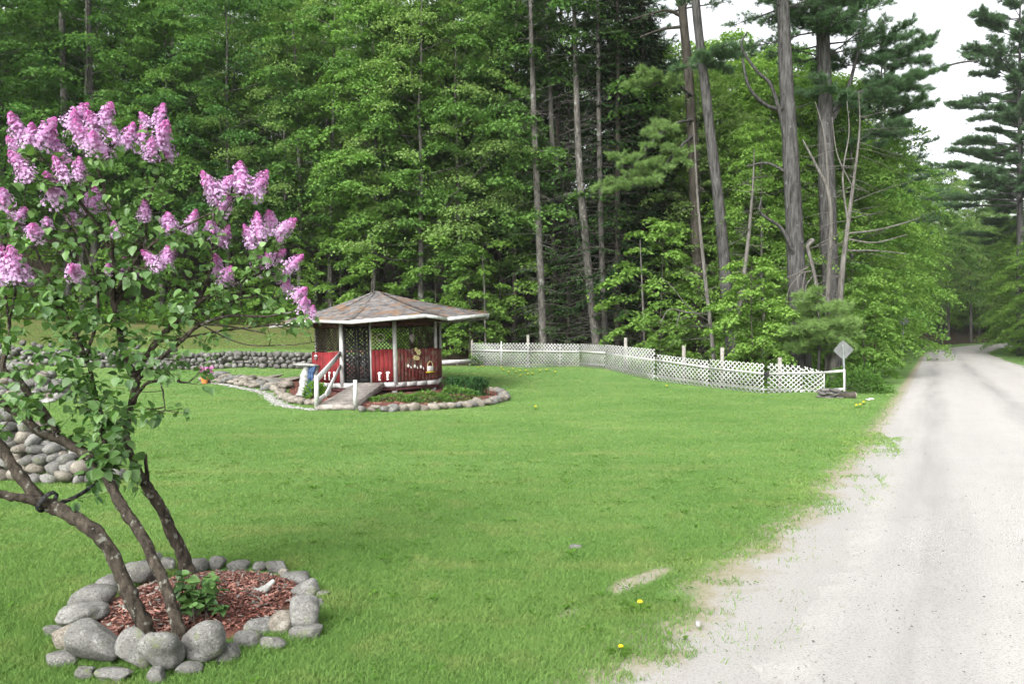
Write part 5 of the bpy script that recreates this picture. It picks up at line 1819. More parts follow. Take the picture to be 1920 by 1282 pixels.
for k, (u, Y, s) in enumerate(((1235, 44.5, 1.05), (1335, 45.5, 1.2), (1402, 42.5, 1.15), (1455, 46.5, 1.3), (1520, 41.0, 1.1), (1600, 38.5, 1.0), (1270, 49, 1.35), (1385, 50, 1.45))):
    q = px(u, 650, Y); PLACED.append((q[0], Y))
    plant(('road', k % 3), 'broadleaf_tree', q[0], Y, s, 'bright leafy tree filling the gaps between the tall pine trunks', 'tree', 'leafy trees behind the pine trunks')
for (u, Y, key, s) in ((896, 47.5, ('maple', 1), 1.18), (938, 49.5, ('maple', 0), 1.22), (985, 47.0, ('maple', 2), 1.2), (860, 50, ('maple', 0), 1.2)):
    plant(key, 'broadleaf_tree', (u - 960) / 1500 * Y, Y, s, 'tall broadleaf tree deep in the wood', 'tree', 'deep broadleaf trees of the wood')
# --- broadleaf trees along the lane
for (y, off, s) in ((35.5, -5.6, .80), (38.5, -4.4, .78), (41, -6.2, 1.05), (44, -4.0, .95), (48, -5.2, 1.15), (52, -3.8, 1.08), (57, -4.4, 1.22), (62, -2.8, 1.12), (68, -3.8, 1.25), (75, -2.8, 1.2), (83, -4.0, 1.3), (91, -2.8, 1.3), (99, -3.4, 1.3), (106, -3.6, 1.35), (113, -3.8, 1.3), (119, -4, 1.2), (125, -4, 1.2), (103, -8, 1.5), (116, -8.5, 1.5)):
    x = off / RC + .53 * y - 1.35 + float(road_shift(np.array(float(y))))
    plant(('road', int(rng.integers(3))) if y < 90 else ('edge', int(rng.integers(3))), 'broadleaf_tree', x, y, s, 'bright green leafy tree lining the left side of the gravel road', 'tree', 'leafy trees left of the road')
for (y, off, s) in ((52, 10.4, .80), (57, 10.2, .85), (62, 10.4, .95), (67, 10.0, .95), (72, 10.6, 1.0), (79, 10.6, 1.1), (68, 8.9, .72), (73, 9.0, .85), (79, 8.8, .95), (87, 8.9, .95), (95, 9.0, 1.0), (86, 11.0, 1.0), (94, 11.0, 1.0), (102, 11.4, 1.05), (111, 11.6, 1.05), (74, 14.5, 1.25), (90, 15, 1.25), (106, 16, 1.25)):
    x = off / RC + .53 * y - 1.35 + float(road_shift(np.array(float(y))))
    plant(('road', int(rng.integers(3))), 'broadleaf_tree', x, y, s, 'bright green leafy tree lining the right side of the gravel road', 'tree', 'leafy trees right of the road')
for k in range(26):
    y = rng.uniform(136, 165); x = rng.uniform(.44, .70) * y
    plant((('road', 'edge')[k % 2], k % 2), 'broadleaf_tree', x, y, rng.uniform(.85, 1.25), 'leafy tree of the distant wood where the road bends out of sight', 'tree', 'trees at the bend of the road')
for k in range(14):
    y = 130 + 5 * ((k * 7) % 3); x = (.50 + .014 * k) * y
    plant(('road', k % 3), 'broadleaf_tree', x, y, rng.uniform(1.05, 1.4), 'leafy tree of the distant wood where the road bends out of sight', 'tree', 'trees at the bend of the road')
for k, (y, off, s) in enumerate(((47, -7.0, .84), (56, -2.0, .98), (64, -2.4, 1.04))):
    x = off / RC + .53 * y - 1.35
    plant(('pine', k % 2), 'pine_tree', x, y, s, ('feathery pine above the leafy trees left of the road, nearest of three', 'feathery pine above the leafy trees left of the road, middle of three', 'feathery pine above the leafy trees left of the road, farthest of three')[k], 'tree', 'pines left of the road')
plant(('bigpine', 0), 'pine_tree', 45.9, 72, 1.42, 'tall dark pine standing right of the road against the white sky', 'tree', None, rz=1.0)
plant(('bigpine', 0), 'pine_tree', 53.0, 82, 1.2, 'second dark pine behind the tall one right of the road', 'tree', None, rz=2.0)
plant(('spruce', 0), 'spruce_tree', 6.1, 43.2, 1.12, 'dense black green spruce rising just left of the tall pines', 'tree', None, sz=1.12)
plant(('pine', 1), 'pine_tree', (1152 - 960) / 1500 * 45.5, 45.5, 1.12, 'dark blue green pine crown above the bare conifer trunks', 'tree', None)
plant(('spruce', 1), 'spruce_tree', (1205 - 960) / 1500 * 41.0, 41.0, .95, 'dark spruce with low boughs beside the rightmost bare trunk', 'tree', None)
plant(('hemlock', 0), 'hemlock_tree', (1066 - 960) / 1500 * 42.0, 42.0, 1.1, 'shaggy hemlock filling the gap between the bare conifer trunks', 'tree', None)
plant(('spruce', 1), 'spruce_tree', 7.6, 46.5, 1.05, 'dense dark spruce half hidden behind the black green one', 'tree', None)

# --- understory
def mlabel(k): return ('bright young maple, ' + k)
UNDER = [(1412, 29.8, .86, 'behind the fence left of the big pine trunks'), (1400, 31.0, .75, 'low behind the fence beside the leaning pine trunk'), (1236, 33.6, .56, 'low over the step in the fence top'), (1240, 36.5, 1.25, 'reaching up between the dark wood and the pine trunks'),
         (1622, 32.6, .78, 'right of the diamond sign at the corner of the wood'), (1638, 36.5, .92, 'second one right of the diamond sign'), (880, 39.6, .95, 'overhanging the gazebo roof from the right'), (820, 40.5, 1.3, 'just above the gazebo roof top'),
         (700, 41.0, 1.2, 'behind the gazebo roof at its left'), (940, 43.5, 1.45, 'between the gazebo and the bare conifer trunks'), (1300, 39.5, 1.3, 'behind the pair of tall pine trunks'), (60, 41.2, .95, 'on the bank behind the lilac, leftmost'), (190, 42.0, 1.1, 'on the bank behind the lilac, under the two grey trunks'), (330, 41.4, .9, 'on the bank behind the lilac, right of the two grey trunks'), (450, 42.2, 1.1, 'on the bank below the two pairs of blossoms'), (545, 41.6, .9, 'on the bank beside the pale birch trunk'), (640, 42.4, 1.0, 'on the bank close left of the gazebo roof'), (1450, 38.5, 1.35, 'behind the big pine trunks')]
for k, (u, Y, s, lb) in enumerate(UNDER):
    q = px(u, 650, Y)
    plant(('sapling', k % 3), 'young_maple', q[0], Y, s, mlabel(lb), 'tree', 'young maples at the edge of the wood')


# --- trees that stand out one by one
def custom_trunk(w, pts, n=10, mat=0, sub=4, rough=.05):
    """pts: (u, v, Y, radius in pixels)"""
    Q = np.array([np.r_[px(u, v, Y), rp * .86 / F * Y] for (u, v, Y, rp) in pts])
    z0 = h1(Q[0, 0], Q[0, 1])
    Q = np.vstack([np.r_[Q[0, :2], z0 - .2, Q[0, 3] * 1.12], Q])
    S = smoothpath(Q, sub)
    tube(w, S[:, :3], np.maximum(S[:, 3], .004), n, mat, rough=rough)
    return S


def at_z(S, z):
    o = np.argsort(S[:, 2]); return np.array([np.interp(z, S[o, 2], S[o, 0]), np.interp(z, S[o, 2], S[o, 1]), z])


def limb_px(w, pts, n=6, mat=0, sub=4):
    Q = np.array([np.r_[px(u, v, Y), rp / F * Y] for (u, v, Y, rp) in pts]); S = smoothpath(Q, sub)
    tube(w, S[:, :3], np.maximum(S[:, 3] * .72, .003), n, mat, cap=False, rough=.06); return S


def standing(name, label, cat, pts, bark, crown=None, group=None, dead=0, dz=(1, 8), dL=(.5, 1.6), seed=0, limbs=(), extra=None):
    r = np.random.default_rng(900 + seed)
    q = px(*pts[0][:3])
    t = thing(name, label, cat, (0, 0, 0), group=group)
    w = MB()
    S = custom_trunk(w, pts)
    for L_ in limbs: limb_px(w, L_)
    for k in range(dead):
        z = r.uniform(*dz)
        dead_twig(w, r, at_z(S, z), r.uniform(0, 6.28), r.uniform(*dL), r.uniform(.008, .018))
    nd = MB()
    if crown: crown(w, nd, r, S)
    base = np.array([q[0], q[1], h1(q[0], q[1])])
    t.location = tuple(base)
    for m_ in (w, nd):
        m_.V = [v - base for v in m_.V]
    w.build('trunk', MAT[bark], t, smooth=True)
    if nd.n: nd.build('crown', extra or MAT['pine'], t)
    return t, base


def pine_top(z0, z1, R, step=.8, nper=4, low=()):
    def f(w, nd, r, S):
        z, k = z0, 0
        while z < z1:
            for q in range(nper):
                pine_limb(w, nd, r, at_z(S, z), k * 1.2 + q * 6.28 / nper + r.uniform(-.5, .5), R * r.uniform(.5, 1.1) * (1 - .5 * (z - z0) / (z1 - z0)), .15 + r.normal(0, .1), .05, .045, 1.0, 13, .25, .02)
            z += step; k += 1
        for (u, v, Y, L, az, rise) in low:
            [pine_limb(w, nd, r, px(u, v, Y) + r.normal(0, .15, 3), az + a_, L * l_, rise + r.normal(0, .15), .05, .022, 2.4, 20, .25, .018, t0=.15) for a_, l_ in ((0, 1.1), (1.2, .8), (-1.3, .85), (2.6, .7), (.5, .6), (-.6, .6))]
    return f


standing('pine_tree', 'huge grey barked pine trunk with a curved dead limb, nearest the diamond sign', 'tree',
         [(1502, 690, 31, 23), (1496, 560, 31, 20), (1488, 400, 31, 18), (1478, 220, 31, 16), (1470, 60, 31, 14), (1464, -120, 31, 12), (1460, -330, 31, 7)], 'bark_pine',
         pine_top(14.6, 21.5, 3.4, .6, 5), seed=1, dead=26, dz=(2, 14),
         limbs=[[(1482, 300, 31, 5), (1450, 170, 30.6, 5), (1420, 135, 30.4, 4), (1390, 88, 30.2, 3), (1402, 60, 30, 2)], [(1478, 205, 31, 5), (1440, 200, 30.6, 5), (1405, 165, 30.2, 4), (1392, 110, 30, 3)],
                [(1496, 500, 31, 7), (1480, 455, 30.6, 6), (1462, 425, 30.5, 5), (1436, 408, 30.3, 4), (1424, 394, 30.2, 3), (1428, 372, 30.2, 2)],
                [(1484, 330, 31, 4), (1440, 306, 31, 3), (1400, 312, 31, 2)]])
standing('pine_tree', 'second huge pine trunk behind the grey barked one, holding a long limb over the road', 'tree',
         [(1566, 690, 33.5, 20), (1556, 500, 33.5, 18), (1550, 330, 33.5, 17), (1546, 160, 33.5, 15), (1542, 0, 33.5, 13), (1540, -250, 33.5, 8)], 'bark_pine',
         pine_top(13.6, 21, 3.2, .55, 5, low=[(1655, 120, 34.4, 2.0, .2, .3), (1690, 205, 34.6, 1.6, .1, .3), (1640, 260, 34.6, 1.7, .3, .2), (1580, 20, 33.5, 2.0, -1.0, .2), (1520, 30, 33.2, 2.0, -2.4, .1), (1700, 110, 35, 1.5, .4, .5), (1540, 60, 33.5, 2.2, -1.6, .1), (1560, 30, 33.5, 1.8, -.4, .2), (1620, 190, 34, 1.8, .2, .25), (1660, 175, 34.3, 1.6, .5, .3), (1700, 160, 34.6, 1.5, .1, .2), (1640, 200, 34, 1.6, -.9, .3), (1560, 190, 33.6, 1.8, -2.2, .1), (1600, 120, 34.4, 2.4, .6, .4), (1640, 90, 35, 2.0, .3, .4)]),
         seed=2, dead=22, dz=(3, 13), dL=(.6, 2.0),
         limbs=[[(1552, 215, 33.5, 7), (1600, 180, 33.8, 6), (1660, 158, 34.2, 5), (1720, 142, 34.6, 4), (1790, 120, 35, 3), (1832, 114, 35.2, 2)], [(1556, 235, 33.5, 6), (1590, 165, 33.8, 5), (1610, 90, 34, 4), (1625, 20, 34.2, 3)],
                [(1548, 60, 33.5, 5), (1580, 55, 33.6, 3), (1600, 40, 33.8, 2)], [(1590, 190, 33.8, 3), (1610, 215, 34, 2), (1632, 235, 34.2, 1.5)]])
standing('pine_tree', 'smooth tall pine trunk leaning left, clear of branches, behind the middle of the fence', 'tree',
         [(1372, 650, 34, 13.5), (1362, 540, 34, 13), (1350, 400, 34, 12), (1334, 270, 34, 11), (1318, 130, 34, 10), (1304, 0, 34, 9), (1290, -200, 34, 6)], 'bark_pine',
         pine_top(16.8, 21.5, 2.6, .8, 4, low=[(1318, 110, 34, 1.6, .3, .1), (1325, 120, 34, 1.3, -.9, .0)]), seed=3, dead=14, dz=(3, 14))
t4, b4 = standing('pine_tree', 'dark straight pine with pale drooping boughs, left of the smooth leaning pine trunk', 'tree',
         [(1310, 665, 38, 12), (1306, 480, 38, 11.5), (1300, 300, 38, 11), (1290, 130, 38, 10), (1278, 0, 38, 9), (1268, -160, 38, 6)], 'bark_dark',
         pine_top(17.5, 22, 2.6, .8, 4), seed=4, dead=30, dz=(2, 15), dL=(.6, 2.2),
         limbs=[[(1276, 30, 38, 5), (1250, 20, 37.8, 3), (1215, 28, 37.5, 2), (1180, 38, 37, 1.5)], [(1284, 50, 38, 5), (1240, 56, 37.8, 3), (1200, 70, 37.5, 2)], [(1284, 40, 38, 4), (1272, 10, 38, 3), (1258, -20, 38, 2)]])
r = np.random.default_rng(77)
for (pts, dens) in (([(1298, 225, 37.8, 4), (1260, 235, 37, 4), (1215, 275, 36.2, 3), (1165, 345, 35.5, 2)], 1), ([(1298, 255, 37.8, 4), (1262, 290, 36.6, 3), (1230, 335, 36, 2), (1205, 352, 35.6, 1.5)], 1), ([(1298, 180, 37.8, 4), (1255, 150, 37, 3), (1215, 165, 36.5, 2)], .7)):
    mb = MB()
    S = limb_px(mb, pts)
    for k in range(int(24 * dens)):
        i_ = r.integers(len(S) // 3, len(S))
        d = unit(S[min(i_ + 1, len(S) - 1), :3] - S[i_ - 1, :3])
        az = math.atan2(d[1], d[0]) + r.normal(0, 1.0)
        pine_limb(mb, mb, r, S[i_, :3], az, r.uniform(.8, 1.7), r.normal(.05, .15), .15, .012, 2.3, 18, .20, .017, t0=.15, nmat=1)
    mb.V = [v - b4 for v in mb.V]
    mb.build('bough', [MAT['bark_pine'], MAT['pine_young']], t4)

# thin stems between
standing('dead_tree', 'thin grey dead stem standing between the two tall pine trunks', 'tree', [(1338, 668, 32.5, 4.6), (1322, 520, 32.5, 4.0), (1310, 400, 32.5, 3), (1304, 300, 32.5, 1.8), (1300, 230, 32.5, .7)], 'dead', seed=5, dead=26, dz=(.6, 9), dL=(.5, 2.0),
         limbs=[[(1330, 590, 32.5, 2), (1285, 585, 32.0, 2), (1255, 580, 31.8, 1.4), (1238, 606, 31.6, 1)], [(1326, 600, 32.5, 1.6), (1290, 575, 32, 1.4), (1262, 540, 31.8, 1), (1240, 520, 31.7, .8)], [(1275, 584, 32, 1.5), (1268, 612, 31.9, 1)]])
standing('dead_tree', 'thin dead stem leaning right and hung with shaggy twigs, beside the smooth leaning pine trunk', 'tree', [(1378, 640, 32.8, 5), (1392, 540, 32.8, 5), (1404, 440, 32.8, 4), (1412, 340, 32.8, 2), (1414, 280, 32.8, .7)], 'dead', seed=6, dead=70, dz=(3, 9), dL=(.3, 1.0))
standing('dead_tree', 'bare pale stem close right of the two huge pine trunks, straight and slim', 'tree', [(1551, 655, 29.5, 5), (1553, 540, 29.5, 5), (1558, 430, 29.5, 4.5), (1553, 360, 29.5, 4), (1530, 310, 29.5, 3), (1505, 262, 29.5, 1.5)], 'dead', seed=7, dead=26, dz=(3, 9), dL=(.4, 1.6),
         limbs=[[(1557, 430, 29.5, 3), (1552, 330, 29.6, 2.5), (1545, 250, 29.7, 2), (1528, 190, 29.8, 1)]])
standing('dead_tree', 'bare forked pale tree with long level side branches, nearest the road', 'tree', [(1562, 680, 29.2, 9), (1572, 600, 29.2, 7), (1580, 500, 29.2, 5.6), (1590, 420, 29.2, 4.6), (1602, 330, 29.2, 3.2), (1612, 240, 29.2, 1.8), (1610, 170, 29.2, .7)], 'dead', seed=8, dead=44, dz=(4, 10), dL=(.6, 2.4),
         limbs=[[(1588, 438, 29.2, 3), (1640, 432, 29, 2.5), (1690, 420, 28.8, 2), (1725, 408, 28.6, 1)], [(1588, 448, 29.2, 2.5), (1640, 455, 29, 2), (1700, 440, 28.8, 1.2)], [(1586, 470, 29.2, 2.5), (1640, 470, 29, 2), (1700, 476, 28.8, 1)],
                [(1590, 420, 29.2, 3), (1580, 330, 29.3, 2.5), (1592, 250, 29.4, 1.5), (1588, 190, 29.4, 1)], [(1598, 350, 29.2, 2), (1570, 290, 29.2, 1.5), (1560, 220, 29.2, 1)]])
# broken white limb hanging against the pine
mb = MB()
limb_px(mb, [(1534, 562, 29.9, 5), (1528, 520, 29.9, 5), (1518, 480, 29.9, 5), (1514, 462, 29.9, 5), (1524, 452, 29.9, 5), (1520, 450, 30.1, 4), (1512, 458, 30.4, 3)])
rr_ = np.random.default_rng(3)
for L_ in ([(1520, 508, 29.9, 2.5), (1500, 514, 29.7, 2), (1496, 535, 29.6, 1.5), (1506, 565, 29.6, 1)], [(1516, 500, 29.9, 2), (1495, 512, 29.7, 1.5), (1470, 522, 29.6, 1)], [(1510, 510, 29.8, 2), (1505, 540, 29.6, 1.4), (1508, 580, 29.5, 1)], [(1500, 514, 29.7, 1.5), (1480, 540, 29.6, 1.2), (1474, 572, 29.5, .8)],
           [(1522, 520, 29.9, 2), (1510, 540, 29.7, 1.4), (1516, 570, 29.6, 1)], [(1526, 540, 29.9, 2), (1550, 560, 29.8, 1.2), (1565, 566, 29.7, .8)]):
    limb_px(mb, L_, 5)
tag(mb.build('broken_branch', MAT['dead'], smooth=True), 'broken pale branch with white twigs caught against the huge pine trunk', 'branch')

# young pine with soft foliage low beside the sign
def young(w, nd, r, S):
    for k in range(46):
        z = r.uniform(1.3, 3.5); f = 1 - abs(z - 2.1) / 1.8
        pine_limb(w, nd, r, at_z(S, z), r.uniform(0, 6.28), .5 + 1.0 * max(f, 0) * r.uniform(.6, 1.1), 1 * .12, .10, .010, 2.8, 20, .20, .016, t0=.2)


standing('young_pine', 'young pine with a soft pale green top in front of the huge pine trunks', 'tree', [(1535, 700, 28.6, 3), (1536, 640, 28.6, 2.5), (1534, 540, 28.6, 1.5)], 'bark_pine', young, seed=9, extra=MAT['pine_young'])


# the bare conifers in the middle
def thin_hemlock(zs, L, n, top=None):
    def f(w, nd, r, S):
        for k in range(n):
            z = r.uniform(*zs)
            fir_limb(w, nd, r, at_z(S, z), r.uniform(0, 6.28), L * r.uniform(.5, 1.15), r.normal(.0, .12), .14, .018, 75, .17, .8)
        if top:
            z = top[0]
            while z < top[1]:
                for q in range(5):
                    fir_limb(w, nd, r, at_z(S, z), r.uniform(0, 6.28), top[2] * r.uniform(.5, 1.1), r.normal(.05, .12), .12, .02, 80, .2)
                z += .5
    return f


CON = [('thin dark conifer trunk standing alone, leftmost of the bare trunks behind the fence', [(964, 655, 43, 5), (966, 400, 43, 5), (968, 200, 43, 4), (969, 0, 43, 3), (970, -100, 43, 2)], (6, 8), 1.0, 4, (15, 20, 1.8), 40),
       ('grey spotted conifer trunk with dead twigs, second of the bare trunks from the left', [(1019, 650, 39, 9), (1014, 520, 39, 8), (1008, 380, 39, 7.5), (1002, 240, 39, 6.5), (996, 60, 39, 5), (992, -80, 39, 3)], (2.0, 7.0), 2.0, 22, (15, 19.5, 2.0), 60),
       ('bent conifer trunk crossing behind the straight one, middle of the bare trunks', [(1122, 640, 40.5, 8), (1112, 560, 40.5, 7), (1094, 490, 40.5, 7), (1070, 400, 40.5, 6.5), (1048, 320, 40.5, 6), (1036, 270, 40.5, 5.5), (1032, 180, 40.5, 5), (1026, 60, 40.5, 4), (1022, -60, 40.5, 2)], (3, 8), 1.8, 12, (15.5, 19.5, 1.8), 40),
       ('straight stout conifer trunk with low green sprays, in front of the bent one', [(1119, 655, 38.5, 10), (1108, 560, 38.5, 9), (1098, 450, 38.5, 8.5), (1088, 340, 38.5, 8), (1082, 220, 38.5, 6.5), (1078, 60, 38.5, 5), (1074, -80, 38.5, 3)], (1.4, 7.5), 2.2, 26, (15, 19, 2.0), 55),
       ('slim straight conifer trunk, rightmost of the bare trunks against the black green spruce', [(1135, 650, 38.8, 7), (1130, 520, 38.8, 6.5), (1126, 380, 38.8, 6), (1123, 220, 38.8, 5), (1121, 60, 38.8, 4), (1119, -80, 38.8, 2.5)], (1.5, 5.0), 1.5, 10, (15, 19.5, 1.8), 50)]
for k, (lb, pts, zs, L, n, top, dd) in enumerate(CON):
    standing('conifer_tree', lb, 'tree', pts, 'bark_grey' if k else 'bark_dark', thin_hemlock(zs, L, n, top), 'bare trunked conifers behind the fence', dd * 2 + 20, (1.5, 14), (.5, 2.2), 20 + k, extra=MAT['hemlock'])
standing('birch_tree', 'very thin pale trunk just right of the gazebo roof', 'tree', [(911, 665, 39.2, 2.2), (909, 600, 39.2, 2.0), (908, 540, 39.2, 1.5), (904, 470, 39.2, .8)], 'dead', seed=30, dead=6, dz=(2, 5), dL=(.2, .8))
standing('birch_tree', 'pale birch trunk left of the gazebo, straight up behind the lilac blossoms', 'tree', [(562, 640, 42, 5.5), (561, 500, 42, 5), (563, 400, 42, 5), (560, 280, 42, 4), (556, 150, 42, 3), (548, 40, 42, 2)], 'dead', seed=31, dead=14, dz=(6, 14),
         crown=lambda w, nd, r, S: [leafy(w, nd, r, spray_branch(w, r, at_z(S, z), a_, 1.9, .5, .2, .02), 1.9, 10, 20, .13) for z, a_ in zip(np.linspace(6.5, 17, 22), np.arange(22) * 2.4)], extra=MAT['birch'])
for k, (u, ub, lb) in enumerate(((596, 606, 'left of a pair of thin leaning grey trunks beyond the lilac'), (618, 634, 'right of a pair of thin leaning grey trunks beyond the lilac'))):
    standing('thin_tree', lb, 'tree', [(u - 8, 620, 44, 5), (u, 500, 44, 4.5), (u + 8, 400, 44, 4), (ub + 6, 250, 44, 3), (ub + 10, 120, 44, 2)], 'bark_grey', seed=32 + k, dead=8, dz=(6, 12))
for k, (u, lb) in enumerate(((118, 'grey trunk rising above the lilac at the far left'), (168, 'second grey trunk above the lilac, right of its neighbour'))):
    standing('thin_tree', lb, 'tree', [(u + 10, 560, 41.5, 8), (u + 6, 300, 41.5, 7.5), (u, 130, 41.5, 7), (u - 4, -60, 41.5, 5)], 'bark_grey', seed=36 + k, dead=16, dz=(8, 18))
standing('dead_tree', 'thin bare sapling stem in the dark gap left of the pine trunks', 'tree', [(1208, 640, 36, 2.5), (1205, 560, 36, 2), (1200, 450, 36, 1)], 'dead', seed=40, dead=5, dz=(2, 5), dL=(.3, .8))

# --- ground plants under the edge of the wood and along the lane
mb = MB()
n = 15000
Y = rng.uniform(24, 90, n)
uo = np.where(rng.uniform(size=n) < .8, -rng.uniform(1.9, 4.2, n), 7.5 + rng.uniform(0, 2.5, n))
X = uo / RC + .53 * Y - 1.35 + road_shift(Y)
keep = (Y > 27) | (X > 11.5)
X, Y = X[keep], Y[keep]; n = len(X)
hgt = rng.uniform(.0, .55, n) * np.clip((Y - 20) / 14, .4, 1)
leaves(mb, np.c_[X, Y, H(X, Y) + hgt], np.c_[rng.normal(0, 1, (n, 2)), rng.uniform(-.1, .7, n)], np.c_[rng.normal(0, .4, (n, 2)), np.ones(n)], .17 * rng.uniform(.6, 1.5, n), .08, 0, rng.uniform(0, 1, n))
n = 9000
X = rng.uniform(-2, 15, n); Y = forest_edge(X) + rng.uniform(.6, 3.0, n)
k_ = road_u(X, Y) < -2.2
X, Y = X[k_], Y[k_]; n = len(X)
hgt = rng.uniform(0, .5, n)
leaves(mb, np.c_[X, Y, H(X, Y) + hgt], np.c_[rng.normal(0, 1, (n, 2)), rng.uniform(-.1, .7, n)], np.c_[rng.normal(0, .4, (n, 2)), np.ones(n)], .15 * rng.uniform(.6, 1.5, n), .07, 0, rng.uniform(0, .7, n))
n = 16000
X = rng.uniform(-29, -3.5, n); Y = forest_edge(X) + rng.uniform(-.3, 3.5, n) + .6 * fract(X * .7, 91)
hgt = rng.uniform(0, .75, n) * (.5 + .5 * sstep(-.2, .2, fract(X * 1.3, 92) + fract(Y * 1.1, 93)))
leaves(mb, np.c_[X, Y, H(X, Y) + hgt], np.c_[rng.normal(0, 1, (n, 2)), rng.uniform(-.1, .7, n)], np.c_[rng.normal(0, .4, (n, 2)), np.ones(n)], .17 * rng.uniform(.6, 1.5, n), .08, 0, rng.uniform(0, .8, n))
tag(mb.build('undergrowth', MAT['fern']), 'low leafy undergrowth along the edge of the wood and the lane', 'undergrowth', kind='stuff')
q = px(1625, 728, 25.8)
g = thing('roadside_shrub', 'dark feathery shrub between the diamond sign post and the road verge', 'shrub', (q[0] + .2, q[1] + 1.0, h1(q[0], q[1])))
r = np.random.default_rng(8)
n = 3600; d = unit(r.normal(size=(n, 3))); d[:, 2] = np.abs(d[:, 2]); P = d * (r.uniform(.3, 1, n) ** .5)[:, None] * [1.0, .9, .85] * (1 + .2 * np.sin(d[:, 0] * 7))[:, None]
mb = MB(); leaves(mb, P, d + r.normal(0, .5, (n, 3)), r.normal(size=(n, 3)), .12, .035, 0, np.clip(r.normal(.35, .25, n), 0, 1)); mb.build('foliage', MAT['groundcover'], g)
mb = MB()
for k in range(20): e = unit(np.r_[r.normal(0, 1, 2), 1.0]) * .8; tube(mb, [(0, 0, -.05), e * .5, e], [.012, .008, .004], 4)
mb.build('stems', MAT['bark_dark'], g)

# ------------------------------------------------------------------ the lilac
lil = thing('lilac_tree', 'old lilac with three leaning mossy trunks and pink purple blossoms', 'lilac', (LB[0], LB[1], .05))
LO = np.array([LB[0], LB[1], .05])
SK = []                                   # skeleton points (x, y, z, r) that may carry twigs


def lil_limb(mb, pts, n=9, keep=0, sub=5, rough=.10):
    Q = np.array([np.r_[px(u, v, Y), rp / F * Y] for (u, v, Y, rp) in pts]); S = smoothpath(Q, sub)
    wob = np.cumsum(rng.normal(0, .0025, (len(S), 3)), 0)
    S[:, :3] += wob - wob[0]
    tube(mb, S[:, :3] - LO, np.maximum(S[:, 3] * (.74 if n > 8 else .8) * (1 + rng.normal(0, .06, len(S))), .0016), n, rough=rough)
    SK.extend(list(S[int(len(S) * keep):]))
    return S


for pts_list in (
    [[(270, 1185, 4.55, 25), (262, 1150, 4.55, 20), (236, 1095, 4.55, 18.5), (205, 1025, 4.55, 17), (165, 983, 4.55, 18), (115, 955, 4.6, 17), (84, 936, 4.6, 16), (50, 893, 4.6, 14), (15, 848, 4.62, 14), (-35, 785, 4.65, 12), (-80, 700, 4.7, 9), (-100, 600, 4.75, 6)],
     [(96, 945, 4.6, 14), (45, 934, 4.52, 11), (0, 929, 4.46, 11), (-60, 922, 4.4, 10), (-140, 880, 4.35, 8)]],
    [[(338, 1190, 4.5, 20), (328, 1160, 4.5, 16), (300, 1085, 4.55, 14), (266, 1010, 4.65, 13), (232, 957, 4.75, 14), (213, 922, 4.8, 13), (192, 880, 4.85, 12), (160, 846, 4.88, 13), (120, 820, 4.9, 12), (76, 800, 4.9, 11), (30, 766, 4.9, 10), (0, 746, 4.9, 9), (-60, 700, 4.9, 7)],
     [(110, 812, 4.9, 8), (84, 770, 4.92, 8), (58, 740, 4.93, 9), (30, 712, 4.92, 8), (8, 693, 4.9, 7), (20, 640, 4.9, 4.5), (17, 590, 4.9, 4), (10, 530, 4.9, 3)]],
    [[(352, 1075, 5.6, 19), (346, 1050, 5.6, 16), (320, 1003, 5.55, 14.5), (292, 950, 5.45, 13.5), (270, 914, 5.4, 13), (252, 882, 5.35, 10), (236, 840, 5.3, 9), (234, 800, 5.25, 9), (245, 758, 5.2, 9), (255, 716, 5.15, 10)],
     [(276, 912, 5.4, 7), (279, 880, 5.4, 5), (278, 848, 5.4, 4)]]):
    mb = MB()
    for p_ in pts_list: lil_limb(mb, p_, 12, .55, 6, .12)
    mb.build('trunk', MAT['bark_lilac'], lil, smooth=True)
mb = MB()
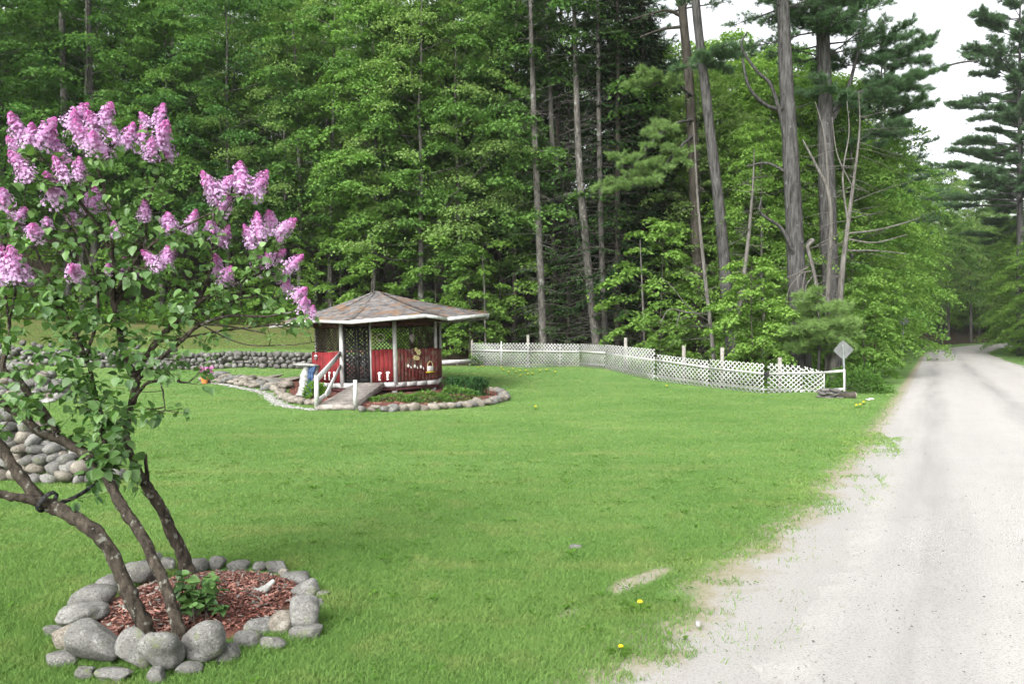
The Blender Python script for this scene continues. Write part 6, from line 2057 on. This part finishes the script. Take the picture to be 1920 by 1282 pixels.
for p_ in ([(255, 716, 5.15, 9), (238, 675, 5.1, 8), (223, 620, 5.08, 7), (214, 560, 5.05, 6.5), (214, 500, 5.05, 6), (215, 440, 5.0, 5), (207, 380, 5.0, 4), (196, 330, 4.95, 3), (180, 280, 4.9, 2)],
           [(256, 716, 5.15, 8), (266, 680, 5.15, 7.5), (290, 640, 5.15, 7), (328, 602, 5.2, 7.5), (370, 570, 5.2, 7), (412, 545, 5.25, 5), (470, 522, 5.3, 4), (520, 500, 5.3, 3)],
           [(258, 712, 5.15, 6), (278, 690, 5.1, 5), (320, 652, 5.05, 5), (372, 606, 5.0, 4.5), (430, 590, 5.0, 3.5), (500, 592, 5.0, 2.5), (565, 582, 5.0, 1.5)],
           [(216, 575, 5.05, 6), (246, 510, 5.1, 5), (264, 440, 5.15, 4.5), (280, 390, 5.2, 3.5), (298, 330, 5.2, 2.5), (305, 270, 5.2, 1.5)],
           [(215, 500, 5.05, 5), (190, 440, 4.95, 4.5), (155, 385, 4.85, 4), (125, 345, 4.8, 2.5), (90, 300, 4.75, 1.5)],
           [(218, 550, 5.05, 5), (255, 490, 4.95, 4.5), (295, 455, 4.9, 4), (340, 430, 4.85, 3), (395, 405, 4.8, 2.5)], [(272, 470, 4.95, 4), (274, 420, 4.95, 3.5), (272, 378, 4.95, 3.5)],
           [(370, 570, 5.2, 4), (395, 510, 5.2, 3.5), (402, 440, 5.15, 3), (405, 395, 5.1, 2)], [(402, 440, 5.15, 2.5), (420, 400, 5.15, 2), (440, 375, 5.15, 1.5)],
           [(245, 758, 5.2, 5), (275, 722, 5.1, 4), (320, 712, 5.0, 3), (350, 716, 4.95, 2)], [(300, 705, 5.05, 2), (306, 740, 5.0, 1.6), (308, 770, 4.98, 1.2)],
           [(205, 905, 4.82, 6), (190, 800, 4.95, 6), (175, 740, 5.0, 5), (160, 680, 5.0, 4), (130, 610, 4.95, 3.5), (95, 540, 4.9, 3), (60, 470, 4.85, 2.5), (40, 400, 4.85, 2)],
           [(160, 680, 5.0, 4), (185, 600, 5.0, 4), (180, 520, 4.95, 3), (150, 450, 4.9, 2.5), (118, 400, 4.85, 2)], [(17, 600, 4.9, 3), (30, 540, 4.85, 2.5), (20, 480, 4.8, 2)], [(-60, 700, 4.9, 5), (-30, 620, 4.9, 4), (10, 560, 4.85, 3), (5, 500, 4.85, 2.5)],
           [(330, 602, 5.2, 4), (390, 585, 5.25, 3), (450, 560, 5.3, 2.5), (510, 560, 5.3, 2)], [(300, 640, 5.15, 3), (380, 625, 5.2, 2.5), (470, 612, 5.2, 2), (540, 606, 5.2, 1.5)], [(330, 600, 5.2, 3), (420, 612, 5.1, 2), (500, 628, 5.1, 1.5)],
           [(350, 590, 5.2, 2.5), (440, 640, 5.0, 1.5), (520, 650, 5.0, 1.2), (600, 640, 5.0, .9)]):
    lil_limb(mb, p_, 7, .15, 5, .06)
SKA = np.array(SK)


def twig_to(mb, tgt, r0=.0042, sag=0.0, tip=.0016):
    """grow a twig from the nearest fitting skeleton point to tgt; returns its points"""
    d = SKA[:, :3] - tgt
    cost = np.linalg.norm(d, axis=1) + .9 * np.maximum(d[:, 2] + .02, 0) + np.where(np.linalg.norm(d, axis=1) < .05, .2, 0)
    s = SKA[np.argmin(cost), :3]
    L = np.linalg.norm(tgt - s)
    c = s * .5 + tgt * .5 + np.r_[rng.normal(0, .06, 2) * L * 2, -.12 * L + sag]
    t = np.linspace(0, 1, 7)[:, None]
    P = s * (1 - t) ** 2 + 2 * c * t * (1 - t) + tgt * t * t
    tube(mb, P - LO, np.linspace(r0, tip, 7), 5, cap=False)
    return P


def zx(x, y): return x / 3.375, 180 + y / 3.375
def z8(x, y): return 300 + x / 4.006, 380 + y / 4.006
def z1(x, y): return x / 2.565, 150 + y / 2.565


PAN = [(zx, l_) for l_ in ((75, 130, 150, 300), (335, 165, 230, 320), (200, 190, 190, 330), (50, 265, 120, 350), (75, 370, 200, 520), (130, 420, 170, 540), (330, 270, 400, 400), (350, 400, 430, 540), (440, 420, 470, 540), (300, 510, 360, 690), (500, 400, 500, 530),
                           (540, 70, 430, 200), (470, 110, 470, 250), (480, 170, 540, 320), (700, 60, 640, 180), (560, 110, 620, 230), (700, 190, 730, 300), (640, 300, 680, 390), (590, 240, 600, 340), (840, 190, 790, 330), (900, 210, 930, 350),
                           (1050, 180, 1000, 330), (1020, 260, 1060, 400), (960, 280, 950, 400), (1030, 70, 990, 210), (890, 110, 940, 190), (600, 600, 600, 720), (420, 720, 470, 800), (15, 600, 20, 690), (160, 710, 110, 780), (40, 700, 80, 770), (90, 790, 130, 850),
                           (210, 820, 230, 890), (290, 770, 300, 820), (915, 670, 915, 790), (1060, 750, 1070, 860), (0, 980, 30, 1180), (70, 980, 110, 1180), (150, 1060, 170, 1190), (30, 1080, 60, 1200), (790, 1040, 820, 1170), (910, 990, 1010, 1090), (1075, 950, 1040, 1090), (720, 800, 740, 890), (690, 1070, 690, 1110), (460, 1080, 480, 1140))]
PAN += [(z8, l_) for l_ in ((60, 90, 110, 220), (265, 75, 210, 230), (370, 155, 400, 230), (510, 190, 450, 330), (640, 185, 700, 330), (730, 100, 740, 290), (820, 80, 850, 220), (1005, 135, 890, 240), (895, 255, 900, 300), (700, 400, 780, 500), (930, 360, 840, 430), (1060, 405, 950, 500),
                            (980, 480, 890, 580), (945, 590, 960, 660), (1090, 650, 1010, 720), (1090, 720, 1080, 800), (1150, 775, 1140, 860), (420, 410, 440, 560), (530, 490, 470, 610), (95, 315, 20, 470), (800, 380, 830, 470))]
PAN += [(z1, l_) for l_ in ((980, 455, 1040, 560), (1115, 470, 1060, 540), (1085, 560, 1060, 640), (1155, 415, 1165, 545), (1275, 455, 1205, 570), (1030, 500, 1045, 600))]

PANM = []
for k in range(6):                        # panicles of four petalled florets, buds dark at the tip
    r = np.random.default_rng(500 + k)
    m_ = MB(); nf = 340
    t = r.uniform(0, 1, nf) ** .8
    a = r.uniform(0, 6.283, nf)
    lump = 1 + .22 * np.sin(a * 3 + t * 9 + k)
    rad = (.31 * (1 - t) ** .62 * (.35 + .65 * np.minimum(1, t * 6 + .35)) + .02) * lump * r.uniform(.45, 1.18, nf)
    C = np.stack([rad * np.cos(a), rad * np.sin(a), t], 1)
    N = unit(np.stack([np.cos(a), np.sin(a), .35 + .5 * t + r.normal(0, .25, nf)], 1) + r.normal(0, .25, (nf, 3)))
    T = unit(np.cross(N, r.normal(size=(nf, 3)))); B_ = np.cross(N, T)
    sz = np.where(t > .80, .030, .047) * r.uniform(.75, 1.2, nf)
    tint = np.clip(t * .95 - .18 + r.normal(0, .16, nf), 0, 1)
    for q in range(4):
        d = T * math.cos(q * math.pi / 2) + B_ * math.sin(q * math.pi / 2); s = np.cross(N, d)
        Vp = np.stack([C, C + d * (sz * .6)[:, None] + s * (sz * .42)[:, None] + N * (sz * .15)[:, None], C + d * (sz * 1.1)[:, None] - N * (sz * .05)[:, None], C + d * (sz * .6)[:, None] - s * (sz * .42)[:, None] + N * (sz * .15)[:, None]], 1)
        m_.add(Vp.reshape(-1, 3), np.arange(nf)[:, None] * 4 + np.array([[0, 1, 2, 3]]), 0, np.repeat(tint, 4))
    # florets underneath, closing the middle
    V, Fc = ICO[2]
    m_.add(V * [.10, .10, .36] * (1 + .2 * np.sin(V @ np.array([17, 11, 5])))[:, None] + [0, 0, .42], Fc, 0, .55)
    PANM.append(m_.mesh('blossom', MAT['blossom']))

LEAFP, LEAFD, LEAFN, LEAFL, LEAFT = [], [], [], [], []


def leaf_pairs(P, n, L, t0=.35, tb=0.0):
    tt = rng.uniform(t0, 1.0, n)
    B, D = interp_path(P, tt)
    for k in range(n):
        s = unit(np.cross(D[k], rng.normal(size=3)))
        for sg in (-1, 1):
            if rng.uniform() < .12: continue
            d = unit(s * sg * .9 + D[k] * .45 + np.array([0, 0, rng.normal(-.35, .35)]))
            pet = rng.uniform(.012, .03)
            LEAFP.append(B[k] + d * pet); LEAFD.append(d + np.array([0, 0, rng.normal(-.25, .3)])); LEAFN.append(np.r_[rng.normal(0, .45, 2), 1.0])
            LEAFL.append(L * rng.uniform(.55, 1.2)); LEAFT.append(np.clip(rng.normal(.40 + tb, .22), 0, 1))


for k, (fn, (x0, y0, x1, y1)) in enumerate(PAN):
    tu, tv = fn(x0, y0); bu, bv = fn(x1, y1)
    near = SKA[np.argmin((SKA[:, 0] / SKA[:, 1] * F + CU - bu) ** 2 + (CV - (SKA[:, 2] - CAMZ) / SKA[:, 1] * F - bv) ** 2)]
    Yb = near[1] + rng.normal(0, .10)
    b_ = px(bu, bv, Yb)
    dY = rng.normal(-.02, .06)
    tp = px(tu, tv, Yb + dY)
    v_ = tp - b_
    L = max(np.linalg.norm(v_) * 1.25, .085)
    P = twig_to(mb, b_)
    leaf_pairs(P, 4, .062, .35, .15)
    o = bpy.data.objects.new('blossom', PANM[k % 6]); COL.objects.link(o); o.parent = lil
    o.location = tuple(b_ - unit(v_) * .012 - LO)
    q = Vector(v_).to_track_quat('Z', 'Y'); o.rotation_euler = (q.to_matrix() @ Matrix.Rotation(rng.uniform(0, 6.28), 3, 'Z')).to_euler()
    wd = L * rng.uniform(1.05, 1.35) if L < .16 else L * 1.0
    o.scale = (wd, wd, L)

REG = [(215, 870, 62, 78, 34, .084, -.08, 4.9), (200, 785, 85, 55, 26, .080, -.08, 4.95), (120, 745, 110, 42, 22, .076, 0, 4.9), (180, 680, 140, 65, 46, .074, 0, 4.9), (95, 600, 110, 60, 44, .070, 0, 4.85), (210, 580, 150, 60, 46, .070, 0, 4.95), (40, 560, 70, 55, 16, .068, .05, 4.85),
       (330, 545, 100, 45, 26, .066, .05, 5.0), (450, 560, 95, 40, 22, .062, .08, 5.1), (530, 600, 55, 22, 11, .058, .1, 5.1), (300, 475, 105, 55, 24, .064, .05, 5.0), (130, 480, 120, 55, 28, .064, .05, 4.9), (440, 480, 75, 40, 15, .060, .1, 5.1), (230, 335, 110, 26, 15, .058, .15, 5.0),
       (90, 300, 55, 36, 9, .056, .15, 4.85), (330, 330, 50, 22, 6, .056, .15, 5.15), (380, 690, 42, 28, 7, .060, 0, 5.0), (420, 632, 45, 25, 6, .060, .05, 5.0), (350, 765, 24, 14, 2, .060, 0, 4.95), (40, 420, 55, 45, 10, .060, .1, 4.85), (270, 420, 100, 42, 16, .060, .08, 5.0), (170, 390, 70, 40, 11, .058, .1, 4.9), (60, 690, 70, 50, 12, .072, 0, 4.85), (15, 760, 50, 30, 5, .07, 0, 4.8), (300, 640, 60, 50, 12, .068, 0, 5.0)]
for (u, v, ru, rv, n, L, tb, Yc) in REG:
    L *= .82
    for k in range(int(n * (.95 if v > 740 else .74) + .5)):
        a = rng.uniform(0, 6.28); q = math.sqrt(rng.uniform(0, 1))
        tgt = px(u + ru * q * math.cos(a), v + rv * q * math.sin(a), Yc + rng.normal(0, .18))
        P = twig_to(mb, tgt, .003, tip=.0012)
        leaf_pairs(P, 4 if L < .07 else 5, L, .25, tb)
mb.build('branches', MAT['bark_lilac'], lil, smooth=True)
mb = MB()
heart_leaves(mb, np.array(LEAFP) - LO, np.array(LEAFD), np.array(LEAFN), np.array(LEAFL), 0, np.array(LEAFT))
mb.build('foliage', MAT['lilac_leaf'], lil)
# strap that ties the left trunk to the middle one
mb = MB()
a, b_ = px(92, 948, 4.58), px(178, 908, 4.86)
for k in range(6):
    bar(mb, a + (b_ - a) * k / 6 - [0, 0, .02 * math.sin(k / 6 * 3.14)], a + (b_ - a) * (k + 1) / 6 - [0, 0, .02 * math.sin((k + 1) / 6 * 3.14)], .004, .024)
th = np.linspace(0, 2 * math.pi, 15)
for (c, dr, R1) in ((px(88, 940, 4.6), np.array([-.8, .1, .55]), .066),):
    dr = unit(dr); s1 = perp(dr); s2 = np.cross(dr, s1)
    ring = np.array([c + s1 * math.cos(q) * R1 + s2 * math.sin(q) * R1 for q in th])
    for q in range(14): bar(mb, ring[q], ring[q + 1], .026, .005, up=ring[q] - c)
tag(mb.build('strap', MAT['black']), 'black strap tied between the left and middle lilac trunks', 'strap')
# suckers at the foot of the lilac
q0 = px(370, 1150, 4.75); q0[2] = .09
g = thing('lilac_sucker', 'small leafy shoots growing from the mulch between the lilac trunks', 'shoots', tuple(q0))
mbw, mbl = MB(), MB()
LP, LD, LN, LL, LT = [], [], [], [], []
for k in range(34):
    tg = px(rng.uniform(325, 418), rng.uniform(1068, 1150), 4.75 + rng.normal(0, .12)) - q0
    s = np.r_[rng.normal(0, .05, 2), -.02]
    P = np.array([s, (s + tg) / 2 + [0, 0, .03], tg]); P = smoothpath(P, 3)
    tube(mbw, P, np.linspace(.004, .0015, len(P)), 5)
    for t_ in rng.uniform(.3, 1, 5):
        B, D = interp_path(P, np.array([t_]))
        for sg in (-1, 1):
            d = unit(np.r_[rng.normal(0, 1, 2), rng.normal(-.1, .3)])
            LP.append(B[0]); LD.append(d); LN.append(np.r_[rng.normal(0, .4, 2), 1]); LL.append(.055 * rng.uniform(.6, 1.3)); LT.append(np.clip(rng.normal(.28, .2), 0, 1))
heart_leaves(mbl, np.array(LP), np.array(LD), np.array(LN), np.array(LL), 0, np.array(LT))
mbw.build('stems', MAT['bark_dark'], g); mbl.build('leaves', MAT['lilac_leaf'], g)

# ------------------------------------------------------------------ added scattering volume, lifts the darks like lens veil
mb = MB()
zz_ = [ (o.matrix_world @ Vector(c))[2] for o in scene.objects if o.type == 'MESH' for c in o.bound_box]
z0_, z1_ = float(GZ.min()) - 1.0, max(max(zz_), float(GZ.max())) + 30.0
box(mb, (0, 180, (z0_ + z1_) / 2), (840, 520, z1_ - z0_))
veil_volume = mb.build('veil_volume', bpy.data.materials.new('lens_veil'))
veil_volume['kind'] = 'stuff'
hm_ = veil_volume.data.materials[0]; hm_.use_nodes = True
for n_ in list(hm_.node_tree.nodes): hm_.node_tree.nodes.remove(n_)
ho = hm_.node_tree.nodes.new('ShaderNodeOutputMaterial'); hv = hm_.node_tree.nodes.new('ShaderNodeVolumePrincipled')
hv.inputs['Color'].default_value = (.93, .96, .97, 1); hv.inputs['Density'].default_value = .0002
hm_.node_tree.links.new(hv.outputs[0], ho.inputs['Volume'])
